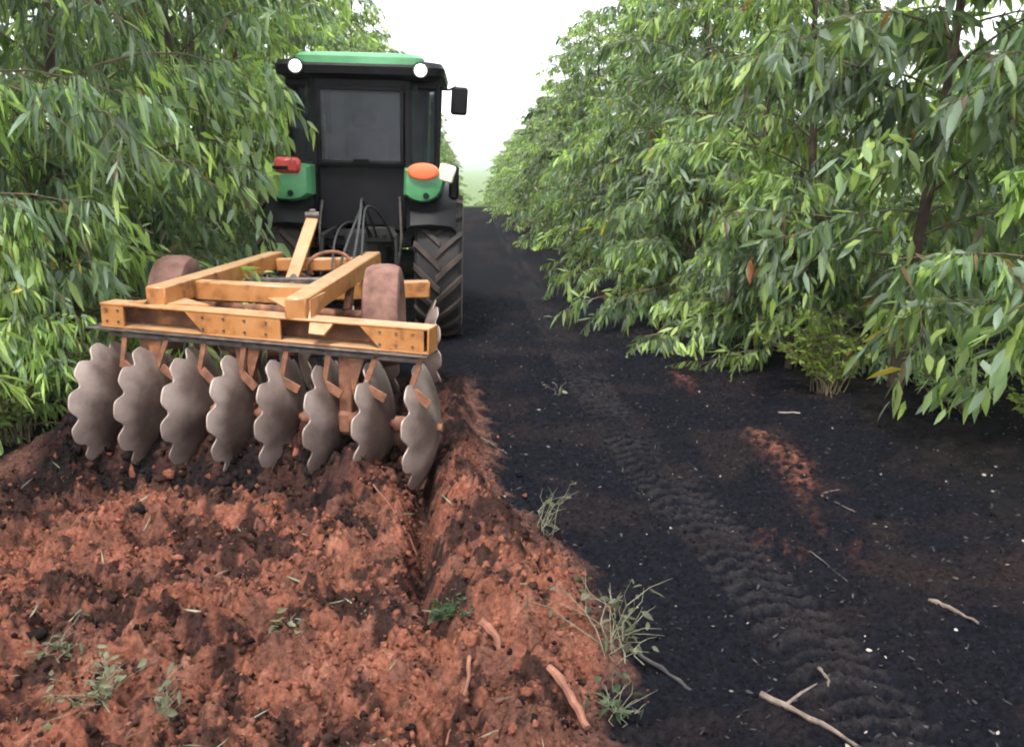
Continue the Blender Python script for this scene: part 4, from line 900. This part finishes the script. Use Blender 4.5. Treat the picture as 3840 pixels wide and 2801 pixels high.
# ------------------------------------------------------------------ loose litter (uncountable)
def litter(name, n, xr, yr, size, mat, label, seed, cat, ratio=(.3, .7), tilt=.35, cond=None, stuff_len=None):
    rng = np.random.default_rng(seed); x = rng.uniform(*xr, n); y = yr[0] + (yr[1] - yr[0]) * rng.random(n) ** 1.3
    if cond is not None: k = cond(x, y); x, y = x[k], y[k]
    n = len(x); P = np.array([(a, b, gz(a, b) + .006) for a, b in zip(x, y)]); an = rng.uniform(0, 6.28, n)
    D = np.stack([np.cos(an), np.sin(an), rng.normal(0, tilt, n)], -1); L = size[0] + (size[1] - size[0]) * rng.random(n) ** 2.5
    o = link(name, leaf_mesh(name, P, D, L, L * rng.uniform(*ratio, n), np.ones((n, 3)) * .5, M[mat], rng, 0)); tag(o, label, cat, kind='stuff')
litter('leaf_litter', 900, (-.1, 4.2), (2.0, 11), (.006, .03), 'flake', 'scattered pale dead leaf flakes over the black road', 51, 'litter', cond=lambda x, y: x > xedge(y) + .05)
litter('straw_litter', 700, (-3.0, .5), (1.9, 5.2), (.02, .12), 'drygrass', 'bits of straw and rootlets in the ploughed soil', 52, 'litter', (.04, .10), .5, lambda x, y: (x < xedge(y)) & (y < gang_y(x)))
def crumbs(name, n, xr, yr, size, mat, label, seed, cond, colf):
    rng = np.random.default_rng(seed); x = rng.uniform(*xr, n); y = yr[0] + (yr[1] - yr[0]) * rng.random(n) ** 1.25; k = cond(x, y); x, y = x[k], y[k]; n = len(x)
    bm = bmesh.new(); bmesh.ops.create_icosphere(bm, subdivisions=1, radius=1); iv = np.array([v.co[:] for v in bm.verts]); jf = np.array([[v.index for v in f.verts] for f in bm.faces]); bm.free()
    r = size[0] + (size[1] - size[0]) * rng.random(n) ** 4.5
    V = iv[None] * rng.uniform(.4, 1.5, (n, 12, 1)) * (r[:, None, None] * rng.uniform(.6, 1.2, (n, 1, 3)))
    a = rng.uniform(0, 6.28, n); c, s_ = np.cos(a)[:, None], np.sin(a)[:, None]; V = np.stack([V[..., 0] * c - V[..., 1] * s_, V[..., 0] * s_ + V[..., 1] * c, V[..., 2]], -1)
    V += np.stack([x, y, np.array([gz(p, q) for p, q in zip(x, y)]) + r * .05], -1)[:, None]
    F = (jf[None] + (np.arange(n) * 12)[:, None, None]).reshape(-1, 3)
    o = link(name, np_mesh(name, V.reshape(-1, 3), [F], M[mat], np.repeat(colf(rng, x, y), 12, 0))); tag(o, label, 'soil', kind='stuff')
def soilcol(rng, x, y):
    i = np.clip(np.searchsorted(XS, x), 0, len(XS) - 1); j = np.clip(np.searchsorted(YS, y), 0, len(YS) - 1); c = CG[j, i] * rng.uniform(.65, 1.35, (len(x), 1))
    k = rng.random(len(x)); c[k < .10] = (.018, .014, .0145); m = k > .88; c[m] = np.array([.24, .09, .058]) * rng.uniform(.8, 1.2, (m.sum(), 1)); return c
crumbs('soil_crumbs', 40000, (-2.8, .55), (1.8, 5.6), (.003, .019), 'soil', 'crumbs and clods of red soil over the ploughed strip', 61, lambda x, y: (x < xedge(y) + .06) & (y < gang_y(x) + .3), soilcol)
crumbs('thrown_soil', 5200, (-2.6, -.3), (4.75, 5.75), (.006, .045), 'soil', 'churned loose soil banked against the harrow discs', 65, lambda x, y: np.abs(y - gang_y(x) + .02) < .30, soilcol)
crumbs('soil_clods', 330, (-2.7, .45), (1.8, 5.1), (.015, .055), 'soil', 'larger broken clods lying in the ploughed strip', 63, lambda x, y: (x < xedge(y) - .03) & (y < gang_y(x)), soilcol)
crumbs('ash_crumbs', 9000, (-.1, 3.6), (1.8, 8.5), (.003, .014), 'ash', 'fine black crumbs covering the road', 64, lambda x, y: x > xedge(y) + .02, lambda rng, x, y: np.array([.011, .0108, .0135]) * rng.uniform(.4, 1.8, (len(x), 1)))
crumbs('edge_crumbs', 900, (-.2, .9), (1.8, 7.2), (.004, .024), 'soil', 'red soil crumbs strewn on the road edge', 62, lambda x, y: (x > xedge(y)) & (x < xedge(y) + .25), soilcol)
litter('bark_litter', 7000, (-.1, 4.2), (1.9, 9.5), (.006, .04), 'darkwood', 'grey bark shreds and fibres strewn over the black road', 53, 'litter', (.12, .4), .4, lambda x, y: x > xedge(y))

# ------------------------------------------------------------------ haze
hz = MB(); hz.add([(x, y, z) for z in (-20, 9.5) for (x, y) in ((-1600, -100), (1600, -100), (1600, 2700), (-1600, 2700))], [(3, 2, 1, 0), (4, 5, 6, 7), (0, 1, 5, 4), (1, 2, 6, 5), (2, 3, 7, 6), (3, 0, 4, 7)])
mh = bpy.data.materials.new('haze'); mh.use_nodes = True; n = mh.node_tree; n.nodes.clear()
ho = n.nodes.new('ShaderNodeOutputMaterial'); pv = n.nodes.new('ShaderNodeVolumePrincipled')
pv.inputs['Color'].default_value = (.92, .96, .97, 1); pv.inputs['Density'].default_value = .0004
n.links.new(pv.outputs[0], ho.inputs['Volume'])
hazeo = hz.build('haze', mh); tag(hazeo, 'thin pale haze over the whole plantation', 'haze', kind='stuff')
